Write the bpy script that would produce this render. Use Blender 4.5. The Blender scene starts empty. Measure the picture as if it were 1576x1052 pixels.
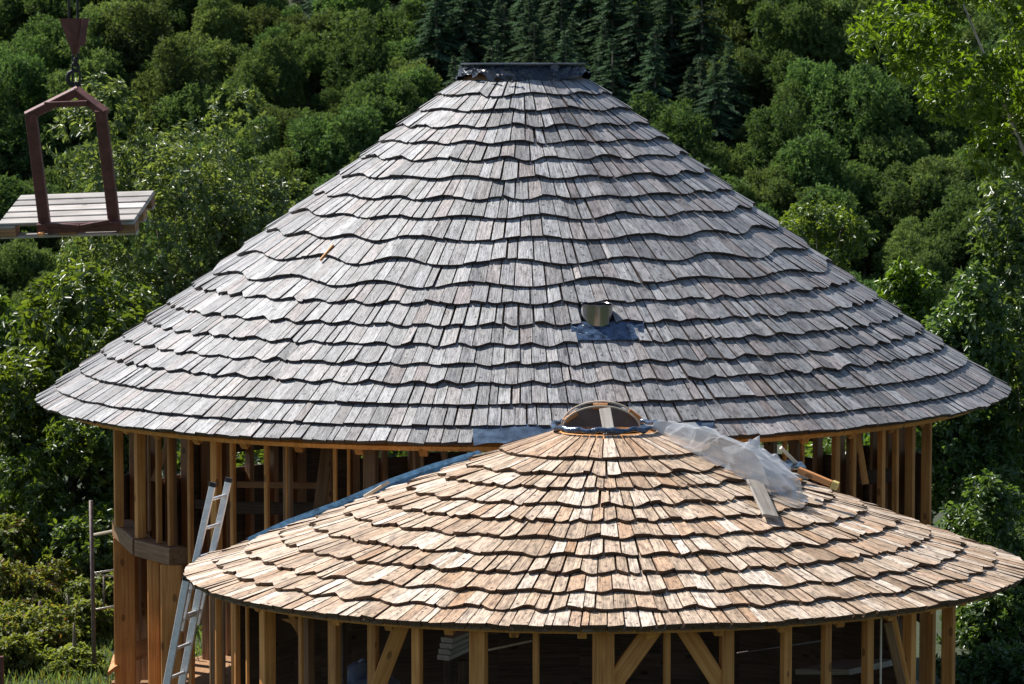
import bpy, math, random
import numpy as np
from mathutils import Matrix, Vector

# ------------------------------------------------------------------ camera, sky, sun, exposure
CH = 7.4                       # height of the viewpoint above the building plot
F = 5300.0                     # focal length in pixels of a 1576 px wide picture
HY = 80.0                      # picture row of the true horizon
PITCH = math.atan((526 - HY) / F)
scene = bpy.context.scene
col = scene.collection
cam_d = bpy.data.cameras.new('camera')
cam_d.sensor_width = 36.0
cam_d.lens = F / 1576 * 36.0
cam_d.clip_start = 0.5
cam_d.clip_end = 4000
cam_d.dof.use_dof = True
cam_d.dof.focus_distance = 33.0
cam_d.dof.aperture_fstop = 9.0
cam = bpy.data.objects.new('camera', cam_d)
cam.location = (0, 0, CH)
cam.rotation_euler = (math.pi / 2 - PITCH, 0, 0)
col.objects.link(cam)
scene.camera = cam

SUN_EL = math.radians(52)
SUN_AZ = math.radians(-55)      # from +Y (behind the roofs) towards -X (left)
sdir = Vector((math.cos(SUN_EL) * math.sin(SUN_AZ), math.cos(SUN_EL) * math.cos(SUN_AZ), math.sin(SUN_EL)))
world = bpy.data.worlds.new('World')
scene.world = world
world.use_nodes = True
wn = world.node_tree.nodes
wn.clear()
sky = wn.new('ShaderNodeTexSky')
sky.sky_type = 'NISHITA'
sky.sun_disc = False
sky.sun_elevation = SUN_EL
sky.sun_rotation = SUN_AZ       # 0 = +Y, positive towards +X
sky.altitude = 600
bg = wn.new('ShaderNodeBackground')
bg.inputs['Strength'].default_value = 0.09
wo = wn.new('ShaderNodeOutputWorld')
world.node_tree.links.new(sky.outputs[0], bg.inputs[0])
world.node_tree.links.new(bg.outputs[0], wo.inputs[0])
sun_d = bpy.data.lights.new('sun', 'SUN')
sun_d.energy = 5.0
sun_d.angle = math.radians(0.53)
sun_d.color = (1.0, 0.96, 0.90)
sun = bpy.data.objects.new('sun', sun_d)
sun.rotation_euler = sdir.to_track_quat('Z', 'Y').to_euler()
sun.location = (-20, 30, 60)
col.objects.link(sun)
scene.view_settings.view_transform = 'Standard'
scene.view_settings.look = 'None'
scene.view_settings.exposure = 0.7
scene.view_settings.gamma = 1.0
scene.cycles.max_bounces = 8
scene.cycles.transparent_max_bounces = 16

# ------------------------------------------------------------------ helpers
def tag(o, label=None, cat=None, group=None, kind=None):
    if label: o['label'] = label
    if cat: o['category'] = cat
    if group: o['group'] = group
    if kind: o['kind'] = kind
    return o

def empty(name, loc, label=None, cat=None, group=None, parent=None):
    o = bpy.data.objects.new(name, None)
    o.empty_display_size = 0.2
    o.location = loc
    col.objects.link(o)
    if parent: attach(o, parent)
    return tag(o, label, cat, group)

def attach(o, parent):
    o.parent = parent
    p, m = parent, Matrix.Identity(4)
    while p:
        m = p.matrix_basis @ m if p.parent is None else p.matrix_parent_inverse @ p.matrix_basis @ m
        p = p.parent
    o.matrix_parent_inverse = m.inverted()

def link(name, me, mat, parent=None, local=False):
    o = bpy.data.objects.new(name, me)
    if mat and not me.materials: me.materials.append(mat)
    col.objects.link(o)
    if parent:
        if local: o.parent = parent
        else: attach(o, parent)
    return o

def mesh(name, v, f, smooth=False):
    me = bpy.data.meshes.new(name)
    me.from_pydata([tuple(p) for p in v], [], [tuple(q) for q in f])
    if smooth: me.shade_smooth()
    me.update()
    return me

def mesh_np(name, v, quads, colr=None):
    me = bpy.data.meshes.new(name)
    n, q = len(v), len(quads)
    me.vertices.add(n); me.vertices.foreach_set('co', np.asarray(v, np.float32).ravel())
    me.loops.add(q * 4); me.loops.foreach_set('vertex_index', np.asarray(quads, np.int32).ravel())
    me.polygons.add(q)
    me.polygons.foreach_set('loop_start', np.arange(0, q * 4, 4, dtype=np.int32))
    me.update(calc_edges=True)
    if colr is not None:
        a = me.attributes.new('tone', 'FLOAT_COLOR', 'POINT')
        c = np.ones((n, 4), np.float32); c[:, :3] = colr
        a.data.foreach_set('color', c.ravel())
    return me

def ray(px, py):
    dx, dy = (px - 788) / F, -(py - 526) / F
    c, s = math.cos(PITCH), math.sin(PITCH)
    return Vector((dx, c + dy * s, -s + dy * c))

def at(px, py, D):
    """world point seen at a photo position, at ground distance D"""
    r = ray(px, py)
    return Vector((0, 0, CH)) + r * (D / r.y)

def proj(p):
    x, y, z = p[0], p[1], p[2] - CH
    c, s = math.cos(PITCH), math.sin(PITCH)
    d = y * c - z * s
    return 788 + F * x / d, 526 - F * (y * s + z * c) / d

BV = 0.006
def box_mesh(w, d, h, bev=BV, z0=0.0):
    """box standing on local z0, grain along local Z, small chamfer on the long edges"""
    a, b = w / 2, d / 2
    c = min(bev, a * .4, b * .4)
    ring = [(-a + c, -b), (a - c, -b), (a, -b + c), (a, b - c), (a - c, b), (-a + c, b), (-a, b - c), (-a, -b + c)]
    v = [(x, y, z0) for x, y in ring] + [(x, y, z0 + h) for x, y in ring]
    f = [(i, (i + 1) % 8, (i + 1) % 8 + 8, i + 8) for i in range(8)] + [tuple(range(7, -1, -1)), tuple(range(8, 16))]
    return mesh('box', v, f)

def beam(name, p0, p1, w, h, mat, parent=None, local=False, up=Vector((0, 0, 1)), bev=BV):
    """timber from p0 to p1; w across, h along `up`; grain follows the length"""
    p0, p1 = Vector(p0), Vector(p1)
    z = (p1 - p0); L = z.length; z.normalize()
    y = up - z * up.dot(z)
    if y.length < 1e-3: y = Vector((0, 1, 0)) - z * z.y
    y.normalize()
    x = y.cross(z)
    o = bpy.data.objects.new(name, box_mesh(w, h, L, bev))
    o.data.materials.append(mat)
    m = Matrix((x, y, z)).transposed().to_4x4(); m.translation = p0
    o.matrix_basis = m
    col.objects.link(o)
    if parent:
        if local: o.parent = parent
        else: attach(o, parent)
    return o

def tube(pts, radii, n=8, caps=True):
    v, f = [], []
    pts = [Vector(p) for p in pts]
    for i, p in enumerate(pts):
        t = (pts[min(i + 1, len(pts) - 1)] - pts[max(i - 1, 0)]).normalized()
        a = t.orthogonal().normalized() if i == 0 else (pa - t * pa.dot(t)).normalized()
        pa = a
        b = t.cross(a)
        r = radii[i] if hasattr(radii, '__len__') else radii
        for k in range(n):
            an = 2 * math.pi * k / n
            v.append(p + a * (r * math.cos(an)) + b * (r * math.sin(an)))
    for i in range(len(pts) - 1):
        for k in range(n):
            f.append((i * n + k, i * n + (k + 1) % n, (i + 1) * n + (k + 1) % n, (i + 1) * n + k))
    if caps:
        f.append(tuple(range(n - 1, -1, -1))); f.append(tuple(range((len(pts) - 1) * n, len(pts) * n)))
    return v, f

# ------------------------------------------------------------------ materials
def new_mat(name):
    m = bpy.data.materials.new(name); m.use_nodes = True
    nt = m.node_tree; nt.nodes.clear()
    out = nt.nodes.new('ShaderNodeOutputMaterial')
    b = nt.nodes.new('ShaderNodeBsdfPrincipled')
    nt.links.new(b.outputs[0], out.inputs[0])
    return m, nt, b, out

def N(nt, t, **kw):
    n = nt.nodes.new(t)
    for k, v in kw.items():
        if k in n.inputs.keys(): n.inputs[k].default_value = v
        else: setattr(n, k, v)
    return n

def ramp(nt, src, stops):
    r = nt.nodes.new('ShaderNodeValToRGB')
    e = r.color_ramp.elements
    while len(e) < len(stops): e.new(0.5)
    for i, (p, c) in enumerate(stops):
        e[i].position = p; e[i].color = (c[0], c[1], c[2], 1)
    nt.links.new(src, r.inputs[0])
    return r.outputs[0]

def mixc(nt, fac, a, b, mode='MIX'):
    m = nt.nodes.new('ShaderNodeMix'); m.data_type = 'RGBA'; m.blend_type = mode
    for s, i in ((fac, 0), (a, 6), (b, 7)):
        if isinstance(s, (int, float)): m.inputs[i].default_value = s
        elif isinstance(s, tuple): m.inputs[i].default_value = (*s, 1)
        else: nt.links.new(s, m.inputs[i])
    return m.outputs[2]

def math_n(nt, op, a, b=None, clamp=False):
    m = nt.nodes.new('ShaderNodeMath'); m.operation = op; m.use_clamp = clamp
    for i, s in enumerate((a, b)):
        if s is None: continue
        if isinstance(s, (int, float)): m.inputs[i].default_value = s
        else: nt.links.new(s, m.inputs[i])
    return m.outputs[0]

def mapped(nt, src, scale):
    mp = nt.nodes.new('ShaderNodeMapping'); mp.inputs['Scale'].default_value = scale
    nt.links.new(src, mp.inputs[0])
    return mp.outputs[0]

def mat_shingle(name, tones, stain, knot, rough, spec, dark):
    """split wooden shingle: tone attribute (r tone, g hue, b face mask) and metre UVs with the grain along V"""
    m, nt, b, out = new_mat(name)
    uv = N(nt, 'ShaderNodeUVMap').outputs[0]
    at_ = N(nt, 'ShaderNodeAttribute', attribute_name='tone')
    sp = N(nt, 'ShaderNodeSeparateColor'); nt.links.new(at_.outputs['Color'], sp.inputs[0])
    base = ramp(nt, sp.outputs[0], tones)
    base = mixc(nt, math_n(nt, 'MULTIPLY', sp.outputs[1], .55), base, stain)
    g1 = N(nt, 'ShaderNodeTexNoise', Scale=1.0, Detail=4.0, Roughness=.65)
    nt.links.new(mapped(nt, uv, (95, 3.2, 1)), g1.inputs['Vector'])
    streak = ramp(nt, g1.outputs[0], [(.30, (.34, .34, .34)), (.50, (.92, .92, .92)), (.70, (1.4, 1.4, 1.4))])
    base = mixc(nt, .9, base, streak, 'MULTIPLY')
    g2 = N(nt, 'ShaderNodeTexNoise', Scale=1.0, Detail=3.0, Roughness=.6)
    nt.links.new(mapped(nt, uv, (22, 7, 1)), g2.inputs['Vector'])
    blot = ramp(nt, g2.outputs[0], [(.34, (.45, .44, .43)), (.48, (1, 1, 1)), (.66, (1.3, 1.3, 1.3))])
    base = mixc(nt, .85, base, blot, 'MULTIPLY')
    g3 = N(nt, 'ShaderNodeTexNoise', Scale=1.0, Detail=5.0, Roughness=.7, Distortion=.8)
    nt.links.new(mapped(nt, uv, (60, 16, 1)), g3.inputs['Vector'])
    base = mixc(nt, .8, base, ramp(nt, g3.outputs[0], [(.36, (.40, .39, .38)), (.47, (1, 1, 1)), (.60, (1.05, 1.05, 1.05)), (.70, (1.45, 1.45, 1.45))]), 'MULTIPLY')
    vo = N(nt, 'ShaderNodeTexVoronoi', Scale=1.0)
    nt.links.new(mapped(nt, uv, (13, 10, 1)), vo.inputs['Vector'])
    kn = math_n(nt, 'LESS_THAN', vo.outputs['Distance'], .17)
    pick = N(nt, 'ShaderNodeSeparateColor'); nt.links.new(vo.outputs['Color'], pick.inputs[0])
    kn = math_n(nt, 'MULTIPLY', kn, math_n(nt, 'GREATER_THAN', pick.outputs[0], .5))
    base = mixc(nt, math_n(nt, 'MULTIPLY', kn, .88), base, knot)
    # cut ends and edges: end grain coloured darker to deepen its shade (blue channel zero)
    base = mixc(nt, math_n(nt, 'SUBTRACT', 1.0, sp.outputs[2], True), base, dark)
    nt.links.new(base, b.inputs['Base Color'])
    rr = N(nt, 'ShaderNodeMapRange'); rr.inputs[3].default_value = rough - .12; rr.inputs[4].default_value = rough + .14
    nt.links.new(g2.outputs[0], rr.inputs[0]); nt.links.new(rr.outputs[0], b.inputs['Roughness'])
    b.inputs['Specular IOR Level'].default_value = spec
    bp = N(nt, 'ShaderNodeBump', Strength=.7, Distance=.007)
    hs = math_n(nt, 'ADD', g1.outputs[0], g2.outputs[0])
    nt.links.new(hs, bp.inputs['Height']); nt.links.new(bp.outputs[0], b.inputs['Normal'])
    return m

def mat_timber(name, c0, c1, c2, rough=.6, knots=True, dirt=.35):
    """sawn timber, grain along the object's local Z"""
    m, nt, b, out = new_mat(name)
    tc = N(nt, 'ShaderNodeTexCoord')
    oi = N(nt, 'ShaderNodeObjectInfo')
    off = N(nt, 'ShaderNodeVectorMath', operation='ADD')
    cm = N(nt, 'ShaderNodeCombineXYZ')
    r = math_n(nt, 'MULTIPLY', oi.outputs['Random'], 37.0)
    for i in range(3): nt.links.new(r, cm.inputs[i])
    nt.links.new(tc.outputs['Object'], off.inputs[0]); nt.links.new(cm.outputs[0], off.inputs[1])
    g = N(nt, 'ShaderNodeTexNoise', Scale=1.0, Detail=5.0, Roughness=.6, Distortion=.4)
    nt.links.new(mapped(nt, off.outputs[0], (46, 46, 1.6)), g.inputs['Vector'])
    base = ramp(nt, g.outputs[0], [(.3, c0), (.52, c1), (.75, c2)])
    g2 = N(nt, 'ShaderNodeTexNoise', Scale=2.6, Detail=5.0)
    nt.links.new(off.outputs[0], g2.inputs['Vector'])
    base = mixc(nt, dirt, base, ramp(nt, g2.outputs[0], [(.35, (.45, .4, .35)), (.6, (1.1, 1.1, 1.1))]), 'MULTIPLY')
    if knots:
        vo = N(nt, 'ShaderNodeTexVoronoi', Scale=1.0)
        nt.links.new(mapped(nt, off.outputs[0], (6, 6, 3)), vo.inputs['Vector'])
        k = math_n(nt, 'LESS_THAN', vo.outputs['Distance'], .13)
        base = mixc(nt, math_n(nt, 'MULTIPLY', k, .7), base, tuple(x * .3 for x in c0))
    hv = N(nt, 'ShaderNodeHueSaturation')
    nt.links.new(base, hv.inputs['Color'])
    mr = N(nt, 'ShaderNodeMapRange'); mr.inputs[3].default_value = .72; mr.inputs[4].default_value = 1.15
    nt.links.new(oi.outputs['Random'], mr.inputs[0]); nt.links.new(mr.outputs[0], hv.inputs['Value'])
    nt.links.new(hv.outputs[0], b.inputs['Base Color'])
    b.inputs['Roughness'].default_value = rough
    b.inputs['Specular IOR Level'].default_value = .3
    bp = N(nt, 'ShaderNodeBump', Strength=.3, Distance=.004)
    nt.links.new(g.outputs[0], bp.inputs['Height']); nt.links.new(bp.outputs[0], b.inputs['Normal'])
    return m

def mat_plain(name, c, rough=.5, metal=0.0, var=.35, scale=9.0, bump=.15, spec=.5):
    m, nt, b, out = new_mat(name)
    tc = N(nt, 'ShaderNodeTexCoord')
    g = N(nt, 'ShaderNodeTexNoise', Scale=scale, Detail=6.0, Roughness=.62)
    nt.links.new(tc.outputs['Object'], g.inputs['Vector'])
    lo = tuple(x * (1 - var) for x in c); hi = tuple(min(1, x * (1 + var)) for x in c)
    nt.links.new(ramp(nt, g.outputs[0], [(.32, lo), (.5, c), (.7, hi)]), b.inputs['Base Color'])
    b.inputs['Metallic'].default_value = metal
    b.inputs['Specular IOR Level'].default_value = spec
    mr = N(nt, 'ShaderNodeMapRange'); mr.inputs[3].default_value = max(.03, rough - .12); mr.inputs[4].default_value = min(1, rough + .12)
    nt.links.new(g.outputs[0], mr.inputs[0]); nt.links.new(mr.outputs[0], b.inputs['Roughness'])
    bp = N(nt, 'ShaderNodeBump', Strength=bump, Distance=.01)
    nt.links.new(g.outputs[0], bp.inputs['Height']); nt.links.new(bp.outputs[0], b.inputs['Normal'])
    return m

def mat_leaf(name, c0, c1, c2, trans, rough=.45, spec=.5, tfac=.38, objvar=.35):
    """leaf: colour from the per-leaf tone, some from the tree it belongs to; light shines through"""
    m, nt, b, out = new_mat(name)
    a = N(nt, 'ShaderNodeAttribute', attribute_name='tone')
    sp = N(nt, 'ShaderNodeSeparateColor'); nt.links.new(a.outputs['Color'], sp.inputs[0])
    base = ramp(nt, sp.outputs[0], [(0, c0), (.5, c1), (1, c2)])
    base = mixc(nt, sp.outputs[1], base, (.16, .075, .025))      # dry leaves
    oi = N(nt, 'ShaderNodeObjectInfo')
    hv = N(nt, 'ShaderNodeHueSaturation')
    mr = N(nt, 'ShaderNodeMapRange'); mr.inputs[3].default_value = 1 - objvar; mr.inputs[4].default_value = 1 + objvar
    nt.links.new(oi.outputs['Random'], mr.inputs[0]); nt.links.new(mr.outputs[0], hv.inputs['Value'])
    mr2 = N(nt, 'ShaderNodeMapRange'); mr2.inputs[3].default_value = .5 - .035 * objvar / .35; mr2.inputs[4].default_value = .5 + .02
    r2 = math_n(nt, 'FRACT', math_n(nt, 'MULTIPLY', oi.outputs['Random'], 7.31))
    nt.links.new(r2, mr2.inputs[0]); nt.links.new(mr2.outputs[0], hv.inputs['Hue'])
    nt.links.new(base, hv.inputs['Color'])
    nt.links.new(hv.outputs[0], b.inputs['Base Color'])
    b.inputs['Roughness'].default_value = rough
    b.inputs['Specular IOR Level'].default_value = spec
    tr = N(nt, 'ShaderNodeBsdfTranslucent')
    tcol = mixc(nt, 1.0, hv.outputs[0], trans, 'MULTIPLY')
    nt.links.new(tcol, tr.inputs[0])
    mx = N(nt, 'ShaderNodeMixShader'); mx.inputs[0].default_value = tfac
    nt.links.new(b.outputs[0], mx.inputs[1]); nt.links.new(tr.outputs[0], mx.inputs[2])
    nt.links.new(mx.outputs[0], out.inputs[0])
    return m

M_OLD = mat_shingle('weathered_shingle', [(0, (.10, .10, .102)), (.25, (.172, .170, .172)), (.6, (.245, .243, .245)), (1, (.36, .357, .36))],
                    (.29, .225, .20), (.03, .028, .027), .46, .42, (.05, .036, .032))
M_NEW = mat_shingle('fresh_shingle', [(0, (.25, .168, .105)), (.3, (.40, .29, .195)), (.6, (.505, .39, .285)), (1, (.67, .58, .48))],
                    (.42, .22, .10), (.10, .06, .04), .55, .35, (.085, .046, .026))
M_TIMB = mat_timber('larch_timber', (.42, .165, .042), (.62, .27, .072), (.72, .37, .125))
M_TIMB_D = mat_timber('dark_timber', (.20, .10, .045), (.31, .17, .085), (.40, .245, .135))  # darker brown timber, used for recessed, inner and secondary pieces
M_DARK = mat_timber('dark_boards', (.065, .044, .032), (.11, .076, .055), (.16, .112, .08), .8)  # inner boards and floor, coloured dark to deepen the shade indoors
M_ORNG = mat_timber('orange_timber', (.55, .22, .07), (.68, .31, .11), (.76, .40, .17))
M_GREYP = mat_timber('grey_plank', (.19, .165, .14), (.29, .26, .225), (.39, .36, .32), .6)
M_LATH = mat_timber('pale_lath', (.52, .42, .30), (.66, .56, .42), (.74, .65, .52), .5, False)
M_PALL = mat_timber('pallet_wood', (.26, .235, .21), (.40, .37, .34), (.54, .51, .48), .6)
M_MEMB = mat_plain('dark_membrane', (.018, .024, .036), .28, 0, .5, 14, .4)
M_SHEET = mat_plain('grey_blue_sheet', (.07, .08, .105), .34, 0, .4, 9, .3)
M_BLUE = mat_plain('blue_membrane', (.045, .115, .19), .4, 0, .6, 14, .5)
M_FOIL = mat_plain('blue_grey_foil', (.10, .14, .19), .2, .55, .6, 8, .5)
M_FLASH = mat_plain('flashing_sheet', (.05, .078, .13), .16, .25, .8, 16, .6)
M_STEEL = mat_plain('stainless_steel', (.30, .30, .30), .17, 1, .06, 3, .02)
M_ALU = mat_plain('aluminium', (.72, .71, .70), .4, .45, .12, 30, .06)
M_RUST = mat_plain('red_oxide_steel', (.105, .034, .028), .55, .15, .45, 12, .2)
M_BLACK = mat_plain('dark_iron', (.022, .02, .02), .5, .5, .4, 20, .2)
M_GALV = mat_plain('rusty_scaffold_pipe', (.17, .13, .12), .6, .4, .4, 20, .15)
M_WIRE = mat_plain('bare_steel_bar', (.55, .53, .5), .4, .7, .2, 20, .1)
M_PLUG = mat_plain('dark_rubber', (.01, .01, .01), .7)
M_TARPB = mat_plain('blue_grey_tarp', (.16, .19, .26), .4, 0, .4, 5, .4)
M_BARK = mat_plain('bark', (.16, .13, .105), .85, 0, .5, 7, .6)
M_BARKL = mat_plain('pale_bark', (.38, .35, .30), .8, 0, .35, 7, .4)
M_YELL = mat_plain('yellow_plug', (.62, .47, .16), .5)

# plastic film
M_FILM, nt, b, out = new_mat('clear_plastic_film')
b.inputs['Base Color'].default_value = (.66, .67, .68, 1)
b.inputs['Roughness'].default_value = .10
b.inputs['Specular IOR Level'].default_value = .8
tcn = N(nt, 'ShaderNodeTexCoord')
gn = N(nt, 'ShaderNodeTexNoise', Scale=9.0, Detail=5.0)
nt.links.new(tcn.outputs['Object'], gn.inputs['Vector'])
am = N(nt, 'ShaderNodeMapRange'); am.inputs[1].default_value = .3; am.inputs[2].default_value = .7
am.inputs[3].default_value = .46; am.inputs[4].default_value = .60
nt.links.new(gn.outputs[0], am.inputs[0]); nt.links.new(am.outputs[0], b.inputs['Alpha'])

M_LEAF_FAR = mat_leaf('hill_leaf', (.057, .096, .035), (.093, .142, .047), (.150, .202, .065), (1.4, 1.5, .8), .7, .15, .40, .30)
M_LEAF_CON = mat_leaf('conifer_needle', (.048, .088, .055), (.078, .130, .076), (.12, .18, .10), (1.2, 1.3, .9), .7, .15, .30, .30)
M_LEAF_L = mat_leaf('glossy_leaf', (.040, .072, .016), (.072, .118, .024), (.125, .18, .042), (2.1, 1.95, .6), .36, .55, .45, .12)
M_LEAF_R = mat_leaf('ash_leaf', (.060, .098, .014), (.108, .166, .020), (.165, .235, .034), (1.9, 1.9, .5), .38, .5, .45, .08)
M_LEAF_W = mat_leaf('walnut_leaf', (.045, .080, .024), (.078, .128, .038), (.13, .19, .07), (1.9, 1.8, .7), .34, .6, .46, .15)
M_LEAF_P = mat_leaf('pale_leaf', (.060, .090, .032), (.105, .148, .052), (.175, .225, .095), (1.8, 1.75, .7), .36, .55, .42, .1)
M_LEAF_B = mat_leaf('dry_hedge_leaf', (.085, .11, .026), (.14, .17, .040), (.21, .23, .07), (1.8, 1.7, .7), .5, .4, .5, .12)

# ground: grass, trodden earth near the buildings, forest floor beyond
M_GND, nt, b, out = new_mat('ground_cover')
tcn = N(nt, 'ShaderNodeTexCoord')
g1 = N(nt, 'ShaderNodeTexNoise', Scale=.35, Detail=8.0, Roughness=.65)
g2 = N(nt, 'ShaderNodeTexNoise', Scale=9.0, Detail=6.0, Roughness=.7)
for g in (g1, g2): nt.links.new(tcn.outputs['Object'], g.inputs['Vector'])
ca = ramp(nt, g2.outputs[0], [(.3, (.014, .024, .008)), (.55, (.030, .048, .014)), (.75, (.055, .070, .024))])
cb = ramp(nt, g2.outputs[0], [(.3, (.022, .022, .013)), (.7, (.055, .050, .030))])
cc = mixc(nt, ramp(nt, g1.outputs[0], [(.45, (0, 0, 0)), (.6, (.7, .7, .7))]), ca, cb)
nt.links.new(cc, b.inputs['Base Color']); b.inputs['Roughness'].default_value = .9
bp = N(nt, 'ShaderNodeBump', Strength=.6, Distance=.05)
nt.links.new(g2.outputs[0], bp.inputs['Height']); nt.links.new(bp.outputs[0], b.inputs['Normal'])

# ------------------------------------------------------------------ ground: one sheet from the viewer's bank to the far hillside
def ss(a, b, x):
    t = min(1, max(0, (x - a) / (b - a))); return t * t * (3 - 2 * t)

HILL_Y0, HILL_Z0, HILL_T = 296.0, -26.0, .475
def ground_z(x, y):
    z = 5.7 * (1 - ss(2, 24, y))
    z -= 30 * ss(58, 190, y)
    h = (y - HILL_Y0) * HILL_T + HILL_Z0 + 2.2 * math.sin(x * .045 + 1) + 1.2 * math.sin(x * .11 + y * .03)
    if y > 760: h = (760 - HILL_Y0) * HILL_T + HILL_Z0 + (y - 760) * .05
    return max(z + .4 * math.sin(x * .21) * ss(60, 90, y), h)

ys = list(np.linspace(-60, 60, 41)) + list(np.linspace(66, 300, 30)) + list(np.linspace(308, 780, 40)) + [1000, 1500, 2600]
xs = list(-np.geomspace(2400, 140, 8)) + list(np.linspace(-125, 125, 60)) + list(np.geomspace(140, 2400, 8))
v = [(x, y, ground_z(x, y)) for y in ys for x in xs]
nx = len(xs)
f = [(j * nx + i, j * nx + i + 1, (j + 1) * nx + i + 1, (j + 1) * nx + i) for j in range(len(ys) - 1) for i in range(nx - 1)]
tag(link('ground', mesh('ground', v, f, True), M_GND), kind='structure')

# ------------------------------------------------------------------ round roofs
class Roof:
    def __init__(s, cx, cy, z0, r0, r1, t0, t1, tilt, ty=0.0):
        s.ty = ty
        s.cx, s.cy, s.z0, s.r0, s.r1, s.t0, s.t1, s.tilt = cx, cy, z0, r0, r1, t0, t1, tilt
    def z(s, r):
        d = r - s.r0
        return s.z0 - s.t0 * d - (s.t1 - s.t0) * d * d / (2 * (s.r1 - s.r0))
    def tan(s, r): return s.t0 + (s.t1 - s.t0) * (r - s.r0) / (s.r1 - s.r0)
    def frame(s, th, r):
        """point, tangent, downslope, normal; th = 0 faces the viewer, positive to the right"""
        sn, cs = math.sin(th), math.cos(th)
        t = s.tan(r); q = 1 / math.sqrt(1 + t * t)
        p = Vector((s.cx + r * sn, s.cy - r * cs, s.z(r) + s.tilt * r * sn + s.ty * r * cs))
        et = Vector((cs, sn, s.tilt * cs - s.ty * sn)).normalized()
        es = Vector((sn * q, -cs * q, -t * q + (s.tilt * sn + s.ty * cs) * q)).normalized()
        return p, et, es, et.cross(es) * -1 if et.cross(es).z < 0 else et.cross(es)
    def pt(s, th, r, h=0):
        p, et, es, n = s.frame(th, r)
        return p + n * h
    def r_at_row(s, y, th=0.0, h=.035):
        a, b = s.r0 - .3, s.r1 + .5
        for _ in range(50):
            m = (a + b) / 2
            if proj(s.pt(th, m, h))[1] < y: a = m
            else: b = m
        return (a + b) / 2
    def hit(s, px, py, h=.0):
        """front-side roof point under a picture position -> (th, r)"""
        o, d = Vector((0, 0, CH)), ray(px, py)
        k = (s.cy - s.r1 - .6) / d.y
        end = (s.cy + s.r1) / d.y
        while k < end:
            p = o + d * k
            dx, dy = p.x - s.cx, p.y - s.cy
            r = math.hypot(dx, dy)
            if r < s.r1 + .15 and p.z < s.z(r) + s.tilt * dx - s.ty * dy + h * math.sqrt(1 + s.tan(r) ** 2):
                return math.atan2(dx, -dy), r
            k += .004
        return None

D2, D1 = 38.6, 30.8
BIG = Roof((805 - 788) / F * D2, D2, CH - .30, .70, 5.34, .805, .69, .009)
SML = Roof((932 - 788) / F * D1, D1, CH - 3.405, .46, 3.77, .392, .367, .008, .019)
ROWS_BIG = [122, 146, 170, 195, 220, 245, 274, 305, 335, 368, 404, 438, 467, 500, 531, 561, 590, 623, 656, 683]
ROWS_SML = [668, 706, 731, 752, 778, 802, 828, 855, 882, 911, 938, 966]

def wave_fn(rng, per, amp):
    """uneven wave of the cut line around one course (by angle)"""
    def make(r):
        th, ks, sg = -math.pi, [], 1
        while th < math.pi + .3:
            ks.append((th, sg * amp * rng.uniform(.45, 1.25)))
            sg = -sg
            th += per / 2 / r * rng.uniform(.65, 1.45)
        ts = np.array([k[0] for k in ks]); vs = np.array([k[1] for k in ks])
        def w(t):
            i = int(np.clip(np.searchsorted(ts, t) - 1, 0, len(ts) - 2))
            u = (t - ts[i]) / (ts[i + 1] - ts[i]); u = min(1, max(0, u))
            u = (1 - math.cos(math.pi * u)) / 2
            return vs[i] * (1 - u) + vs[i + 1] * u
        return w
    return make

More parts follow.
